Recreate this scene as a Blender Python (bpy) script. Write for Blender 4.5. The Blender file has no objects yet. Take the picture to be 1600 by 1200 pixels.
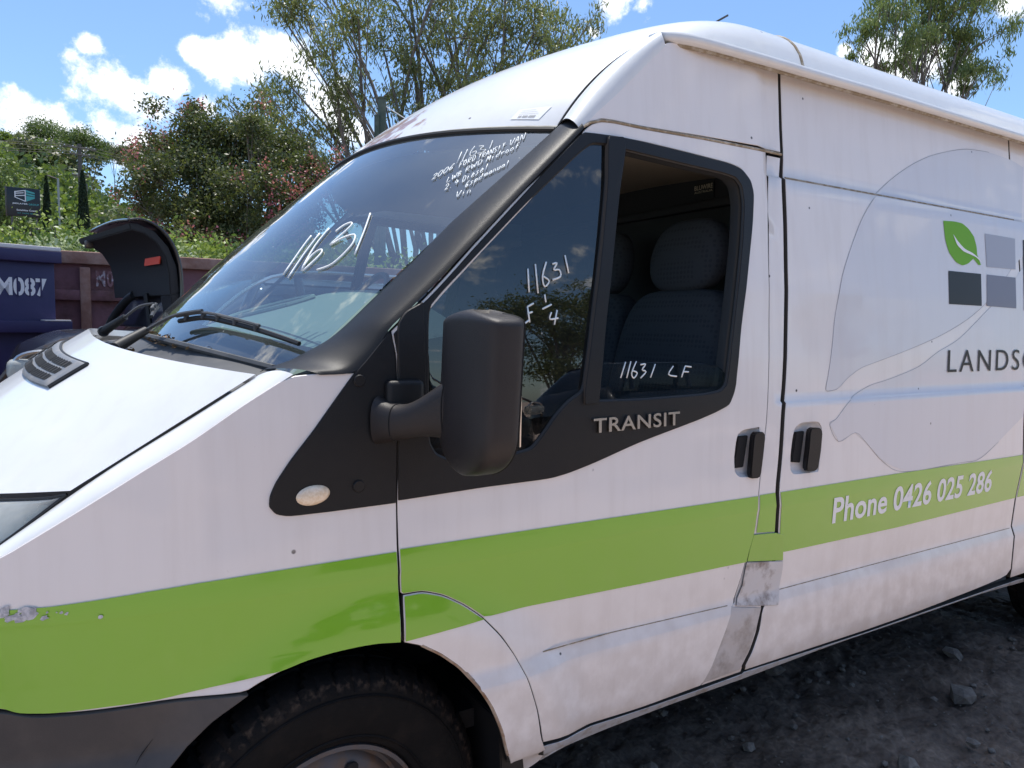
import bpy, bmesh, math, random
import numpy as np
from mathutils import Vector, Matrix
R = math.radians
random.seed(7); rng = np.random.default_rng(7)
scn = bpy.context.scene
COL = scn.collection

# ------------------------------------------------------------------ camera
cam = bpy.data.cameras.new('camera'); cam_o = bpy.data.objects.new('camera', cam); COL.objects.link(cam_o)
cam.sensor_width = 36; cam.lens = 36*1130/1600; cam.clip_start = .05; cam.clip_end = 3000
PITCH, AZ, ROLL = R(-4.63), R(58.5), .017
fw = Vector((math.cos(AZ)*math.cos(PITCH), math.sin(AZ)*math.cos(PITCH), math.sin(PITCH)))
r0 = Vector((math.sin(AZ), -math.cos(AZ), 0)); u0 = r0.cross(fw)
rt = r0*math.cos(ROLL)+u0*math.sin(ROLL); up = -r0*math.sin(ROLL)+u0*math.cos(ROLL)
mw = Matrix(((rt.x, up.x, -fw.x, 0), (rt.y, up.y, -fw.y, -1.41), (rt.z, up.z, -fw.z, 1.38), (0, 0, 0, 1)))
cam_o.matrix_world = mw
scn.camera = cam_o

# ------------------------------------------------------------------ sun, sky, exposure
SUN_EL, SUN_AZ = R(76), R(68)            # azimuth from +X towards +Y: the sun stands beyond the van
sd = Vector((math.cos(SUN_EL)*math.cos(SUN_AZ), math.cos(SUN_EL)*math.sin(SUN_AZ), math.sin(SUN_EL)))
sun = bpy.data.lights.new('sun', 'SUN'); sun.energy = 2.0; sun.angle = R(.5); sun.color = (1, .95, .87)
sun_o = bpy.data.objects.new('sun', sun); COL.objects.link(sun_o)
sun_o.rotation_euler = (-sd).to_track_quat('-Z', 'Y').to_euler()
scn.view_settings.view_transform = 'Standard'; scn.view_settings.look = 'None'
scn.view_settings.gamma = 1; scn.view_settings.use_curve_mapping = False
scn.view_settings.exposure = 1.42

world = bpy.data.worlds.new('World'); scn.world = world; world.use_nodes = True
nt = world.node_tree; nt.nodes.clear()
def wn(t, **k):
    n = nt.nodes.new(t)
    for a, b in k.items(): setattr(n, a, b)
    return n
def wmath(op, a, b=None, c=None, clamp=False):
    n = wn('ShaderNodeMath', operation=op); n.use_clamp = clamp
    for i, v in enumerate((a, b, c)):
        if v is None: continue
        if isinstance(v, (int, float)): n.inputs[i].default_value = v
        else: nt.links.new(v, n.inputs[i])
    return n.outputs[0]
sky = wn('ShaderNodeTexSky', sky_type='NISHITA', sun_disc=False)
sky.sun_elevation = SUN_EL; sky.sun_rotation = R(90)-SUN_AZ; sky.air_density = 1.0; sky.dust_density = .6; sky.ozone_density = 2.0
geo = wn('ShaderNodeTexCoord')
nrm = wn('ShaderNodeVectorMath', operation='NORMALIZE'); nt.links.new(geo.outputs['Generated'], nrm.inputs[0])
CLOUDS = [(0.0216, 0.9621, 0.2719, 0.0327), (0.0433, 0.964, 0.2625, 0.0343), (0.0689, 0.9655, 0.251, 0.0312), (0.092, 0.9652, 0.2447, 0.0265), (0.0098, 0.9583, 0.2857, 0.0187), (0.1086, 0.9551, 0.2756, 0.0265), (0.0253, 0.9529, 0.3023, 0.0202), (0.1596, 0.915, 0.3706, 0.0327), (0.1521, 0.9394, 0.3072, 0.0265), (0.1902, 0.9308, 0.3123, 0.0374), (0.2285, 0.9182, 0.3237, 0.0428), (0.2583, 0.9146, 0.3112, 0.035), (0.1314, 0.9404, 0.3135, 0.0187), (-0.04, 0.9762, 0.2132, 0.0374), (-0.0077, 0.9785, 0.2062, 0.0312), (0.0201, 0.9785, 0.2054, 0.0265), (0.0394, 0.9743, 0.2217, 0.0265), (0.0752, 0.975, 0.209, 0.0389), (0.1467, 0.9566, 0.2517, 0.0202), (0.2901, 0.9144, 0.2824, 0.0467), (0.3239, 0.916, 0.2369, 0.0389), (0.5757, 0.7169, 0.3932, 0.0343), (0.6035, 0.6962, 0.3887, 0.0218), (0.7746, 0.5419, 0.326, 0.0109), (0.7977, 0.5149, 0.314, 0.0265), (0.8191, 0.4859, 0.3048, 0.0428), (0.8484, 0.4477, 0.2823, 0.0234), (0.8472, 0.4033, 0.3458, 0.0265), (0.5656, 0.7403, 0.3634, 0.0109)]
best = None
for (x, y, z, r) in CLOUDS:               # direction and angular radius of each cloud lump
    d = wn('ShaderNodeVectorMath', operation='DISTANCE'); nt.links.new(nrm.outputs[0], d.inputs[0]); d.inputs[1].default_value = (x, y, z)
    v = wmath('MULTIPLY_ADD', d.outputs['Value'], -1/r, 1.0)
    best = v if best is None else wmath('SMOOTH_MAX', best, v, .35)
# general scattered clouds over the rest of the sky (out of view, coverage raised to light the van's shaded side, flattened towards the horizon)
sx = wn('ShaderNodeSeparateXYZ'); nt.links.new(nrm.outputs[0], sx.inputs[0])
zc = wmath('MAXIMUM', sx.outputs[2], .06)
cb = wn('ShaderNodeCombineXYZ'); nt.links.new(wmath('DIVIDE', sx.outputs[0], zc), cb.inputs[0]); nt.links.new(wmath('DIVIDE', sx.outputs[1], zc), cb.inputs[1])
gn = wn('ShaderNodeTexNoise'); gn.inputs['Scale'].default_value = .75; gn.inputs['Detail'].default_value = 7; gn.inputs['Roughness'].default_value = .58
nt.links.new(cb.outputs[0], gn.inputs['Vector'])
gen = wmath('MULTIPLY_ADD', gn.outputs[0], 4.0, -2.1)
front = wn('ShaderNodeVectorMath', operation='DOT_PRODUCT'); nt.links.new(nrm.outputs[0], front.inputs[0]); front.inputs[1].default_value = tuple(fw)
gen = wmath('SUBTRACT', gen, wmath('MULTIPLY', wmath('GREATER_THAN', front.outputs['Value'], .55), 2.0))
ns = wn('ShaderNodeTexNoise'); ns.inputs['Scale'].default_value = 14; ns.inputs['Detail'].default_value = 11; ns.inputs['Roughness'].default_value = .66
nt.links.new(nrm.outputs[0], ns.inputs['Vector'])
ns2 = wn('ShaderNodeTexNoise'); ns2.inputs['Scale'].default_value = 14; ns2.inputs['Detail'].default_value = 11; ns2.inputs['Roughness'].default_value = .66
ofs = wn('ShaderNodeVectorMath', operation='ADD'); nt.links.new(nrm.outputs[0], ofs.inputs[0]); ofs.inputs[1].default_value = tuple(sd*.035)
nt.links.new(ofs.outputs[0], ns2.inputs['Vector'])
dens = wmath('ADD', wmath('MAXIMUM', best, gen), wmath('MULTIPLY_ADD', ns.outputs[0], 3.4, -1.82))
mask = wn('ShaderNodeMapRange', interpolation_type='SMOOTHSTEP'); nt.links.new(dens, mask.inputs[0])
mask.inputs[1].default_value = .0; mask.inputs[2].default_value = .62; mask.inputs[4].default_value = .96
rel = wmath('SUBTRACT', ns.outputs[0], ns2.outputs[0])
lit = wmath('MULTIPLY_ADD', rel, 2.2, .80, clamp=True)
ramp = wn('ShaderNodeMix', data_type='RGBA'); nt.links.new(lit, ramp.inputs[0])
ramp.inputs[6].default_value = (3.7, 4.1, 4.8, 1); ramp.inputs[7].default_value = (5.9, 6.0, 6.15, 1)
mx = wn('ShaderNodeMix', data_type='RGBA'); nt.links.new(mask.outputs[0], mx.inputs[0])
deep = wn('ShaderNodeMix', data_type='RGBA', blend_type='MULTIPLY'); deep.inputs[0].default_value = 1; nt.links.new(sky.outputs[0], deep.inputs[6]); deep.inputs[7].default_value = (.57, .66, .74, 1)
nt.links.new(deep.outputs[2], mx.inputs[6]); nt.links.new(ramp.outputs[2], mx.inputs[7])
bg = wn('ShaderNodeBackground'); bg.inputs[1].default_value = .10
nt.links.new(mx.outputs[2], bg.inputs[0])
out = wn('ShaderNodeOutputWorld'); nt.links.new(bg.outputs[0], out.inputs[0])

import math
# ---- shape of the van's skin (metres; X rearwards, Y into the van, Z up) ----
W_VAN = 1.974
PROF = [(0.0,.10),(.28,.06),(.33,.03),(.36,.018),(.40,.014),(.54,.012),(.568,.022),(.58,.026),(.72,.017),(.838,.0025),(.85,.0),
        (.92,.003),(1.0,.007),(1.16,.012),(1.30,.020),(1.5,.038),(1.85,.085),(2.0,.105),(2.19,.125),(2.6,.17)]
def lerp_tab(tab, z):
    if z <= tab[0][0]: return tab[0][1]
    for (a, ya), (b, yb) in zip(tab, tab[1:]):
        if z <= b: return ya+(yb-ya)*(z-a)/(b-a)
    return tab[-1][1]
def sstep(a, b, x):
    t = min(1, max(0, (x-a)/(b-a))); return t*t*(3-2*t)
def side_y(x, z):
    y = lerp_tab(PROF, z)
    if x < .30: y += .30*((.30-x)/.75)**2.2
    if x > 1.80:
        y += .007*sstep(1.159, 1.166, z)+.010*sstep(1.842, 1.850, z)
    # swelling round the front wheel arch
    r = math.hypot(x-.56, z-.24)
    if z > .3: y -= .026*(1-sstep(.465, .60, r))
    return y
def mixp(a, b, t): return tuple(a[i]+(b[i]-a[i])*t for i in range(3))
def crown(E, dx, dz, s, px=2.5, pz=2.5):
    hy = W_VAN/2-E[1]
    return (E[0]+dx*(1-abs(s)**px), W_VAN/2-s*hy, E[2]+dz*(1-abs(s)**pz))
WS0 = (.395, .165, 1.272); WS1 = (1.108, .20, 1.895)
def windscreen(s, t):
    b = .012*4*t*(1-t)
    E = mixp(WS0, WS1, t)
    return crown((E[0]-.6*b, E[1], E[2]+.75*b), -.21-.08*t, .06-.03*t, s, 2.5)
RF0 = (1.117, .20, 1.905); RF1 = (1.435, .20, 2.194)
def roof_front(s, t):
    E = mixp(RF0, RF1, t); b = 4*t*(1-t)
    return crown((E[0]-.02*b, E[1], E[2]+.02*b), -.29+.20*t, .03+.05*t, s, 2.4)
BR = (.315, .085, 1.274); BF = (-.006, .125, 1.064)
def bonnet(s, t):
    R = crown(BR, -.265, .045, s, 3.2, 2.); R = (R[0], R[1], R[2]+.025*(1-s)); Fp = crown(BF, -.40, -.06, s, 2.6, 2.2)
    p = mixp(R, Fp, t); b = 4*t*(1-t)
    return (p[0], p[1], p[2]+.012*b*(1-abs(s)**3))

# measured outlines of panels, glass, lettering: (x, z) on the skin or full 3D points, metres
D = {"wing": [[0.3699,1.2759],[0.5607,1.2759],[0.5864,1.2754],[0.5853,1.1168],[0.5828,1.0006],[0.5828,0.9114],[0.5876,0.8055],[0.5898,0.6982],[0.5375,0.7085],[0.4955,0.7109],[0.4417,0.7103],[0.39,0.7052],[0.3402,0.6935],[0.2978,0.6781],[0.2706,0.6648],[0.1259,0.6726],[0.0031,0.6722],[-0.0749,0.6763],[-0.1223,0.691],[-0.25,0.7],[-0.34,0.71],[-0.34,0.845],[-0.1121,0.9633],[-0.0406,1.0107],[0.0325,1.0589],[0.1081,1.1083],[0.1873,1.1575],[0.2777,1.2198]],
"arch_panel": [[0.6003,0.6958],[0.5996,0.7561],[0.6005,0.7949],[0.6446,0.7936],[0.6914,0.7776],[0.743,0.7473],[0.7929,0.7076],[0.844,0.6516],[0.8899,0.5863],[0.9186,0.5218],[0.943,0.4507],[0.959,0.366],[1.0133,0.2758],[1.003,0.2624],[0.9299,0.2394],[0.8687,0.3567],[0.8461,0.4299],[0.8184,0.4929],[0.7846,0.5471],[0.7395,0.6026],[0.6893,0.6469],[0.6415,0.679]],
"door": [[1.1158,1.867],[1.1436,1.8892],[1.1752,1.9008],[1.2174,1.9043],[1.3042,1.903],[1.5416,1.9093],[1.7998,1.911],[1.7969,1.7913],[1.7811,1.5988],[1.7705,1.4089],[1.7628,1.2199],[1.7558,1.1063],[1.7438,1.0309],[1.731,0.9406],[1.7233,0.8805],[1.7219,0.838],[1.7234,0.7779],[1.688,0.6395],[1.6618,0.568],[1.6481,0.5599],[1.6252,0.5027],[1.5718,0.3979],[1.5373,0.3463],[1.3106,0.3386],[1.0795,0.3482],[0.9689,0.3611],[0.9632,0.3819],[0.9486,0.4492],[0.9241,0.5204],[0.8956,0.5848],[0.8498,0.6531],[0.7985,0.7091],[0.7483,0.749],[0.6949,0.7812],[0.6448,0.7991],[0.5993,0.8006],[0.595,0.8041],[0.5901,0.9103],[0.5886,0.9986],[0.5925,1.1163],[0.5915,1.3091],[0.5853,1.3401],[0.5817,1.3629],[0.6222,1.3987],[0.6843,1.4557],[0.7842,1.5562],[0.9301,1.6983],[1.0999,1.8389]],
"door_hole": [[1.2042,1.8691],[1.3019,1.8737],[1.4639,1.8676],[1.6406,1.8591],[1.6935,1.8492],[1.7145,1.8104],[1.7057,1.6874],[1.6644,1.5358],[1.6298,1.3881],[1.6048,1.2425],[1.5863,1.1922],[1.4973,1.1599],[1.2646,1.1168],[1.0975,1.0788],[0.9631,1.0347],[0.8047,1.0388],[0.6304,1.0551],[0.616,1.1145],[0.6192,1.3061],[0.621,1.3606],[0.6994,1.4452],[0.7999,1.5428],[0.9471,1.6819],[1.12,1.8419]],
"cab_upper": [[1.108,1.8707],[1.1443,1.8991],[1.176,1.9125],[1.2181,1.9144],[1.305,1.9133],[1.5427,1.9221],[1.8223,1.9292],[1.8901,1.9289],[1.8966,2.1856],[1.6905,2.1771],[1.5591,2.1733],[1.4235,2.16],[1.399,2.1408],[1.3148,2.0615],[1.2227,1.9768],[1.1559,1.9189]],
"pillar": [[1.832,1.909],[1.8911,1.9092],[1.8772,1.8366],[1.8728,1.7028],[1.8621,1.5656],[1.8517,1.4104],[1.838,1.2173],[1.8266,1.1411],[1.8192,1.0059],[1.803,0.891],[1.8207,0.7662],[1.8329,0.7251],[1.8189,0.5834],[1.7702,0.5367],[1.7616,0.4679],[1.7374,0.4126],[1.7074,0.3681],[1.7116,0.3439],[1.5495,0.3425],[1.5828,0.3951],[1.6336,0.499],[1.6558,0.5586],[1.6727,0.5679],[1.6965,0.638],[1.7321,0.7767],[1.7306,0.8369],[1.7317,0.8796],[1.7395,0.9398],[1.7523,1.0302],[1.7643,1.1058],[1.7713,1.2197],[1.779,1.4091],[1.7897,1.5993],[1.8144,1.7943]],
"slider": [[1.9117,2.1866],[1.9076,1.9234],[1.8962,1.8428],[1.8909,1.7044],[1.88,1.5666],[1.8695,1.4107],[1.8557,1.2168],[1.8443,1.1403],[1.8369,1.0045],[1.8205,0.8892],[1.8395,0.7615],[1.8483,0.7228],[1.8341,0.5806],[1.785,0.5338],[1.7762,0.4647],[1.752,0.4093],[1.7251,0.3637],[1.729,0.3485],[2.3345,0.342],[2.6496,0.3442],[3.3,0.372],[3.335,0.4],[3.335,2.188],[2.6,2.188]],
"rear_q": [[3.35,0.36],[5.12,0.36],[5.2,0.5],[5.2,1.9],[5.12,2.188],[3.35,2.188]],
"sill": [[0.9741,0.3427],[1.0851,0.3328],[1.3172,0.3243],[1.5555,0.3259],[1.7243,0.3304],[1.7299,0.3361],[2.3491,0.3242],[2.6663,0.3257],[3.5025,0.327],[3.5513,0.2953],[3.1471,0.3196],[2.55,0.3185],[2.1717,0.3213],[1.7437,0.3046],[1.4505,0.3026],[1.221,0.2926],[1.0778,0.2771],[1.0089,0.2623]],
"bumper": [[0.275,0.6592],[0.1259,0.6675],[0.003,0.6672],[-0.0751,0.6702],[-0.1226,0.6837],[-0.25,0.695],[-0.36,0.7],[-0.36,0.22],[0.0,0.15],[0.13,0.2],[0.1343,0.549],[0.1661,0.5802],[0.2107,0.6217]],
"trim": [[0.4941,1.2736],[0.4557,1.2241],[0.409,1.1625],[0.3642,1.1086],[0.3354,1.0673],[0.3241,1.0422],[0.3225,1.0224],[0.3344,1.0072],[0.3588,1.0004],[0.4457,1.0001],[0.5812,1.0017],[0.5836,1.1176],[0.5855,1.3066],[0.5779,1.3402],[0.5744,1.3616],[0.5611,1.3468],[0.5248,1.3046]],
"frame": [[1.1085,1.8634],[1.149,1.8664],[1.2286,1.8703],[1.298,1.8689],[1.4595,1.8627],[1.6357,1.854],[1.6884,1.8441],[1.7214,1.8162],[1.7316,1.7778],[1.7176,1.688],[1.6814,1.5365],[1.6465,1.3883],[1.624,1.246],[1.6213,1.2241],[1.6133,1.1988],[1.5948,1.1668],[1.5435,1.1492],[1.4691,1.1298],[1.2615,1.084],[1.1148,1.0427],[1.0359,1.0241],[0.9791,1.0154],[0.8024,1.0133],[0.5899,1.0062],[0.5909,1.117],[0.5952,1.293],[0.5904,1.3268],[0.5857,1.3577],[0.6218,1.3933],[0.6853,1.4501],[0.7832,1.5486],[0.9269,1.6883]],
"hole_q": [[1.1932,1.8485],[1.1373,1.8436],[1.1014,1.8191],[0.9255,1.6669],[0.7806,1.5311],[0.6977,1.452],[0.6627,1.4134],[0.6581,1.2508],[0.6577,1.126],[0.6744,1.0954],[0.7053,1.0801],[0.7694,1.0777],[0.8707,1.0783],[0.9274,1.0875],[0.9601,1.1203],[0.9972,1.1644],[1.0356,1.1967],[1.0806,1.2202],[1.0955,1.3019],[1.1253,1.4607],[1.1548,1.6065],[1.1789,1.7385]],
"hole_w": [[1.2436,1.8425],[1.2958,1.8398],[1.457,1.8323],[1.607,1.8264],[1.6592,1.82],[1.684,1.7968],[1.6897,1.7415],[1.6711,1.6284],[1.637,1.4795],[1.6072,1.3335],[1.5872,1.2251],[1.5639,1.2041],[1.4933,1.1959],[1.2608,1.1909],[1.1222,1.1932],[1.1267,1.2378],[1.1494,1.3975],[1.1803,1.5598],[1.2136,1.7261],[1.2383,1.8285]],
"divbar": [[1.1885,1.8638],[1.2354,1.8692],[1.2419,1.8419],[1.2119,1.7256],[1.1786,1.5595],[1.1478,1.3975],[1.1252,1.238],[1.1206,1.1919],[1.0787,1.1905],[1.0791,1.2204],[1.0939,1.302],[1.1238,1.4606],[1.1532,1.6061],[1.1772,1.738]],
"glass_half": [[1.1399,1.2879],[1.4131,1.2878],[1.5105,1.2831],[1.574,1.2696],[1.6025,1.2417],[1.6049,1.2124],[1.5866,1.202],[1.51,1.1902],[1.2748,1.1855],[1.1326,1.1848]],
"winA": [[1.1428,1.5095],[1.1651,1.5914]],
"handle1": [[1.6281,1.058],[1.6356,1.0797],[1.6594,1.0912],[1.728,1.0946],[1.727,1.0321],[1.7198,0.9436],[1.6976,0.9476],[1.6432,0.9528],[1.6244,0.9694],[1.6213,1.0122]],
"handle2": [[1.877,1.0505],[1.888,1.0832],[1.9178,1.0973],[2.0021,1.0967],[2.022,1.0753],[2.0181,1.0105],[2.0094,0.9503],[2.0064,0.9364],[1.8853,0.9376],[1.8701,0.9528],[1.8696,1.0019]],
"grip1": [[1.6841,1.0841],[1.7368,1.0808],[1.7304,1.0091],[1.7226,0.9452],[1.6757,0.9478],[1.6804,1.0168]],
"grip2": [[1.9399,1.0821],[2.0028,1.0764],[1.9992,1.0018],[1.9872,0.9422],[1.9279,0.9456],[1.936,1.0166]],
"pocket1": [[1.6438,1.0699],[1.6872,1.0708],[1.6728,0.9781],[1.6323,0.9779]],
"pocket2": [[1.9037,1.0665],[1.9435,1.068],[1.9307,0.9692],[1.891,0.9746]],
"indicator": [0.4058,1.0363],
"st_wing": [[-0.34,0.71],[-0.25,0.7],[-0.1222,0.6922],[-0.095,0.6793],[-0.044,0.6744],[0.0382,0.6757],[0.1228,0.6745],[0.213,0.6832],[0.3066,0.691],[0.3365,0.6917],[0.39,0.704],[0.4417,0.709],[0.4955,0.7095],[0.5375,0.7071],[0.5891,0.6983],[0.5876,0.8055],[0.5826,0.8949],[0.1815,0.895],[-0.115,0.8707],[-0.34,0.905]],
"st_arch": [[0.601,0.6971],[0.6011,0.794],[0.6446,0.7928],[0.6914,0.7768],[0.7424,0.7465],[0.7911,0.708],[0.8015,0.7027],[0.7035,0.7007]],
"st_door": [[0.5909,0.8992],[1.0579,0.8956],[1.7232,0.89],[1.7219,0.838],[1.7234,0.7779],[1.7049,0.6885],[1.2889,0.6952],[0.8278,0.7051],[0.8004,0.7095],[0.7492,0.7495],[0.6955,0.7817],[0.6449,0.7997],[0.5993,0.8014],[0.595,0.8049]],
"st_pil": [[1.7344,0.8907],[1.803,0.891],[1.8207,0.7662],[1.7367,0.775]],
"st_slide": [[1.8234,0.8908],[2.4314,0.8909],[3.293,0.8847],[3.334,0.886],[3.334,0.702],[2.4812,0.69],[1.8801,0.6932],[1.8584,0.6966],[1.8426,0.761]],
"tape_g": [[1.7226,0.7706],[1.822,0.7624],[1.8634,0.7503],[1.8723,0.6681],[1.7093,0.6904]],
"tape_w": [[1.707,0.6867],[1.873,0.6638],[1.8741,0.6366],[1.8662,0.5759],[1.8475,0.5325],[1.6711,0.5618],[1.6971,0.6165]],
"ghost_a": [[2.0447,1.1933],[2.0576,1.2417],[2.0786,1.3331],[2.0997,1.4354],[2.1461,1.5606],[2.2049,1.6581],[2.2677,1.7481],[2.3496,1.8317],[2.4692,1.9087],[2.5959,1.9746],[2.7261,2.0269],[2.8605,2.0645],[3.0014,2.0941],[3.1734,2.1056],[3.3551,2.099],[3.4574,2.0803],[3.3811,1.7076],[3.2692,1.6433],[3.1535,1.5608],[3.0303,1.4889],[2.8998,1.4296],[2.7188,1.3704],[2.5103,1.3197],[2.3014,1.2753],[2.2301,1.2593],[2.161,1.2292],[2.1105,1.1974],[2.0774,1.1902]],
"ghost_b": [[3.3739,1.6623],[3.2301,1.5588],[3.0686,1.4775],[2.8507,1.3618],[2.6944,1.3099],[2.5697,1.2583],[2.3941,1.2194],[2.2909,1.2026],[2.2304,1.1853],[2.1728,1.1624],[2.1251,1.1273],[2.0896,1.0981],[2.0573,1.0834],[2.1058,1.0248],[2.1932,1.0483],[2.2509,1.0147],[2.3545,0.9375],[2.4897,0.8923],[2.8491,0.8934],[2.9889,0.8965],[3.1342,0.9534],[3.333,1.0451]],
"leaf": [[2.7778,1.7939],[2.8538,1.7984],[2.9127,1.7963],[2.9566,1.7781],[2.9905,1.7512],[3.0044,1.7152],[3.0045,1.683],[3.0278,1.6448],[3.0084,1.6437],[2.9737,1.6663],[2.933,1.6442],[2.8902,1.6344],[2.8461,1.6439],[2.8016,1.6769],[2.7814,1.723]],
"leafvein": [[2.8381,1.7489],[2.8705,1.7225],[2.913,1.6989],[2.9673,1.688],[3.0169,1.669],[3.0292,1.6548],[2.9935,1.6724],[2.9568,1.6799],[2.9023,1.6885],[2.8597,1.7097]],
"sq": [[[3.0752,1.7704],[3.3151,1.7688],[3.3008,1.6424],[3.0708,1.6398]],[[2.788,1.6096],[3.0227,1.6098],[3.0109,1.4858],[2.7768,1.4862]],[[3.0663,1.6096],[3.2955,1.6083],[3.283,1.4832],[3.0496,1.4869]]],
"bigletter": [[3.3825,1.7687],[3.4239,1.7692],[3.3796,1.4753],[3.347,1.4771]],
"t_lands": [[2.755,1.2343],[3.344,1.2282]],
"t_phone": [[2.098,0.7599],[3.1306,0.7509]],
"t_transit": [[1.1032,1.1153],[1.394,1.1229]],
"lands_h": [[2.7641,1.3213],[2.755,1.239]],
"phone_h": [[2.0766,0.8406],[2.0986,0.7576]],
"phone_h2": [[3.0756,0.8383],[3.1118,0.7476]],
"transit_h": [[1.1069,1.152],[1.1112,1.1164]],
"doorfeat": [[0.9677,0.5794],[1.6424,0.5592]],
"pilA": [[1.111,0.205,1.8964],[1.0542,0.203,1.8467],[0.9384,0.2,1.7445],[0.7934,0.195,1.62],[0.6879,0.19,1.5181],[0.5987,0.18,1.4368],[0.52,0.17,1.3643],[0.4792,0.16,1.3345],[0.4398,0.15,1.3182],[0.3895,0.14,1.2931],[0.3492,0.125,1.2838],[0.328,0.11,1.2759]],
"pilB": [[1.1068,0.0834,1.868],[1.0627,0.0778,1.8263],[0.9183,0.06,1.6934],[0.7738,0.0414,1.5551],[0.6765,0.0305,1.4608],[0.6209,0.026,1.4109],[0.5703,0.0221,1.3682],[0.5612,0.0205,1.3495],[0.5464,0.0184,1.3269],[0.5247,0.0161,1.3006],[0.4982,0.0146,1.2761],[0.4243,0.0146,1.2751]],
"rndA": [[1.1174,0.2,1.9127],[1.1828,0.2,1.968],[1.2567,0.2,2.0313],[1.3442,0.2,2.1093],[1.4353,0.2,2.1922]],
"rndB": [[1.1041,0.0879,1.8716],[1.1558,0.094,1.9173],[1.2226,0.1017,1.9751],[1.3147,0.1113,2.0598],[1.411,0.1205,2.1468]],
"shA": [[0.3724,0.0187,1.2771],[0.2777,0.0155,1.2198],[0.1873,0.0166,1.1575],[0.1081,0.0253,1.1083],[0.0325,0.0399,1.0589],[-0.0406,0.0602,1.0107],[-0.1121,0.0855,0.9633]],
"shB": [[0.323,0.093,1.2719],[0.2521,0.1,1.2249],[0.1824,0.105,1.1798],[0.121,0.11,1.141],[0.0724,0.115,1.1098],[0.0022,0.12,1.0615],[-0.1161,0.15,0.9711]],
"lamp": [[-0.1244,0.3,1.0198],[-0.0578,0.2,1.0402],[-0.0119,0.13,1.0561],[-0.0566,0.14,1.0198],[-0.1167,0.16,0.9732]],
"gut": [[1.4108,0.17,2.1793],[1.4162,0.14,2.1778],[1.4711,0.11,2.1749],[1.5547,0.095,2.1724],[1.6793,0.09,2.172],[1.8441,0.09,2.1739],[2.0939,0.09,2.1755],[2.4466,0.09,2.1791]],
"vent": [[0.6173,0.1599],[0.4556,0.1405],[-0.5129,0.2324],[-0.17,0.095],[-0.17,0.17],[-0.23,0.38],[-0.28,0.43],[0.1882,0.3201],[0.4177,0.3172],[0.5412,0.331]],
"label": [[0.8471,0.0588],[0.8519,0.1384],[0.9444,0.1657],[0.9348,0.0536]],
"barcode": [[0.8648,0.0729],[0.8642,0.0941],[0.9229,0.0852],[0.9247,0.0642]],
"rust": [[-0.638,0.4789],[0.2242,0.0783],[0.3169,0.1101],[0.3543,0.142],[0.3765,0.0204]],
"antenna": [[2.0273,0.55,2.4846],[2.1078,0.55,2.5344]],
"w_big": [[[0.5451,0.484,1.5996],[0.5213,0.4698,1.572],[0.4586,0.4241,1.4933]],[[0.5608,0.4632,1.6049],[0.5109,0.4328,1.5458],[0.4629,0.3974,1.4841]],[[0.5816,0.4506,1.618],[0.5377,0.4281,1.5679],[0.4914,0.3816,1.5022],[0.5193,0.3774,1.5254],[0.5419,0.3836,1.5493],[0.5426,0.3975,1.5572],[0.5234,0.4033,1.5427],[0.497,0.3893,1.5114]],[[0.5876,0.4161,1.607],[0.6083,0.4132,1.6241],[0.6239,0.3997,1.631],[0.6145,0.3886,1.6168],[0.5634,0.3853,1.5696],[0.5883,0.3743,1.5859],[0.6103,0.3556,1.595],[0.6135,0.342,1.5899],[0.5958,0.3238,1.5634],[0.5491,0.3182,1.5184],[0.5168,0.3402,1.5024]],[[0.6654,0.3774,1.6554],[0.6367,0.3388,1.6084],[0.5939,0.2902,1.5407]]],
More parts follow.
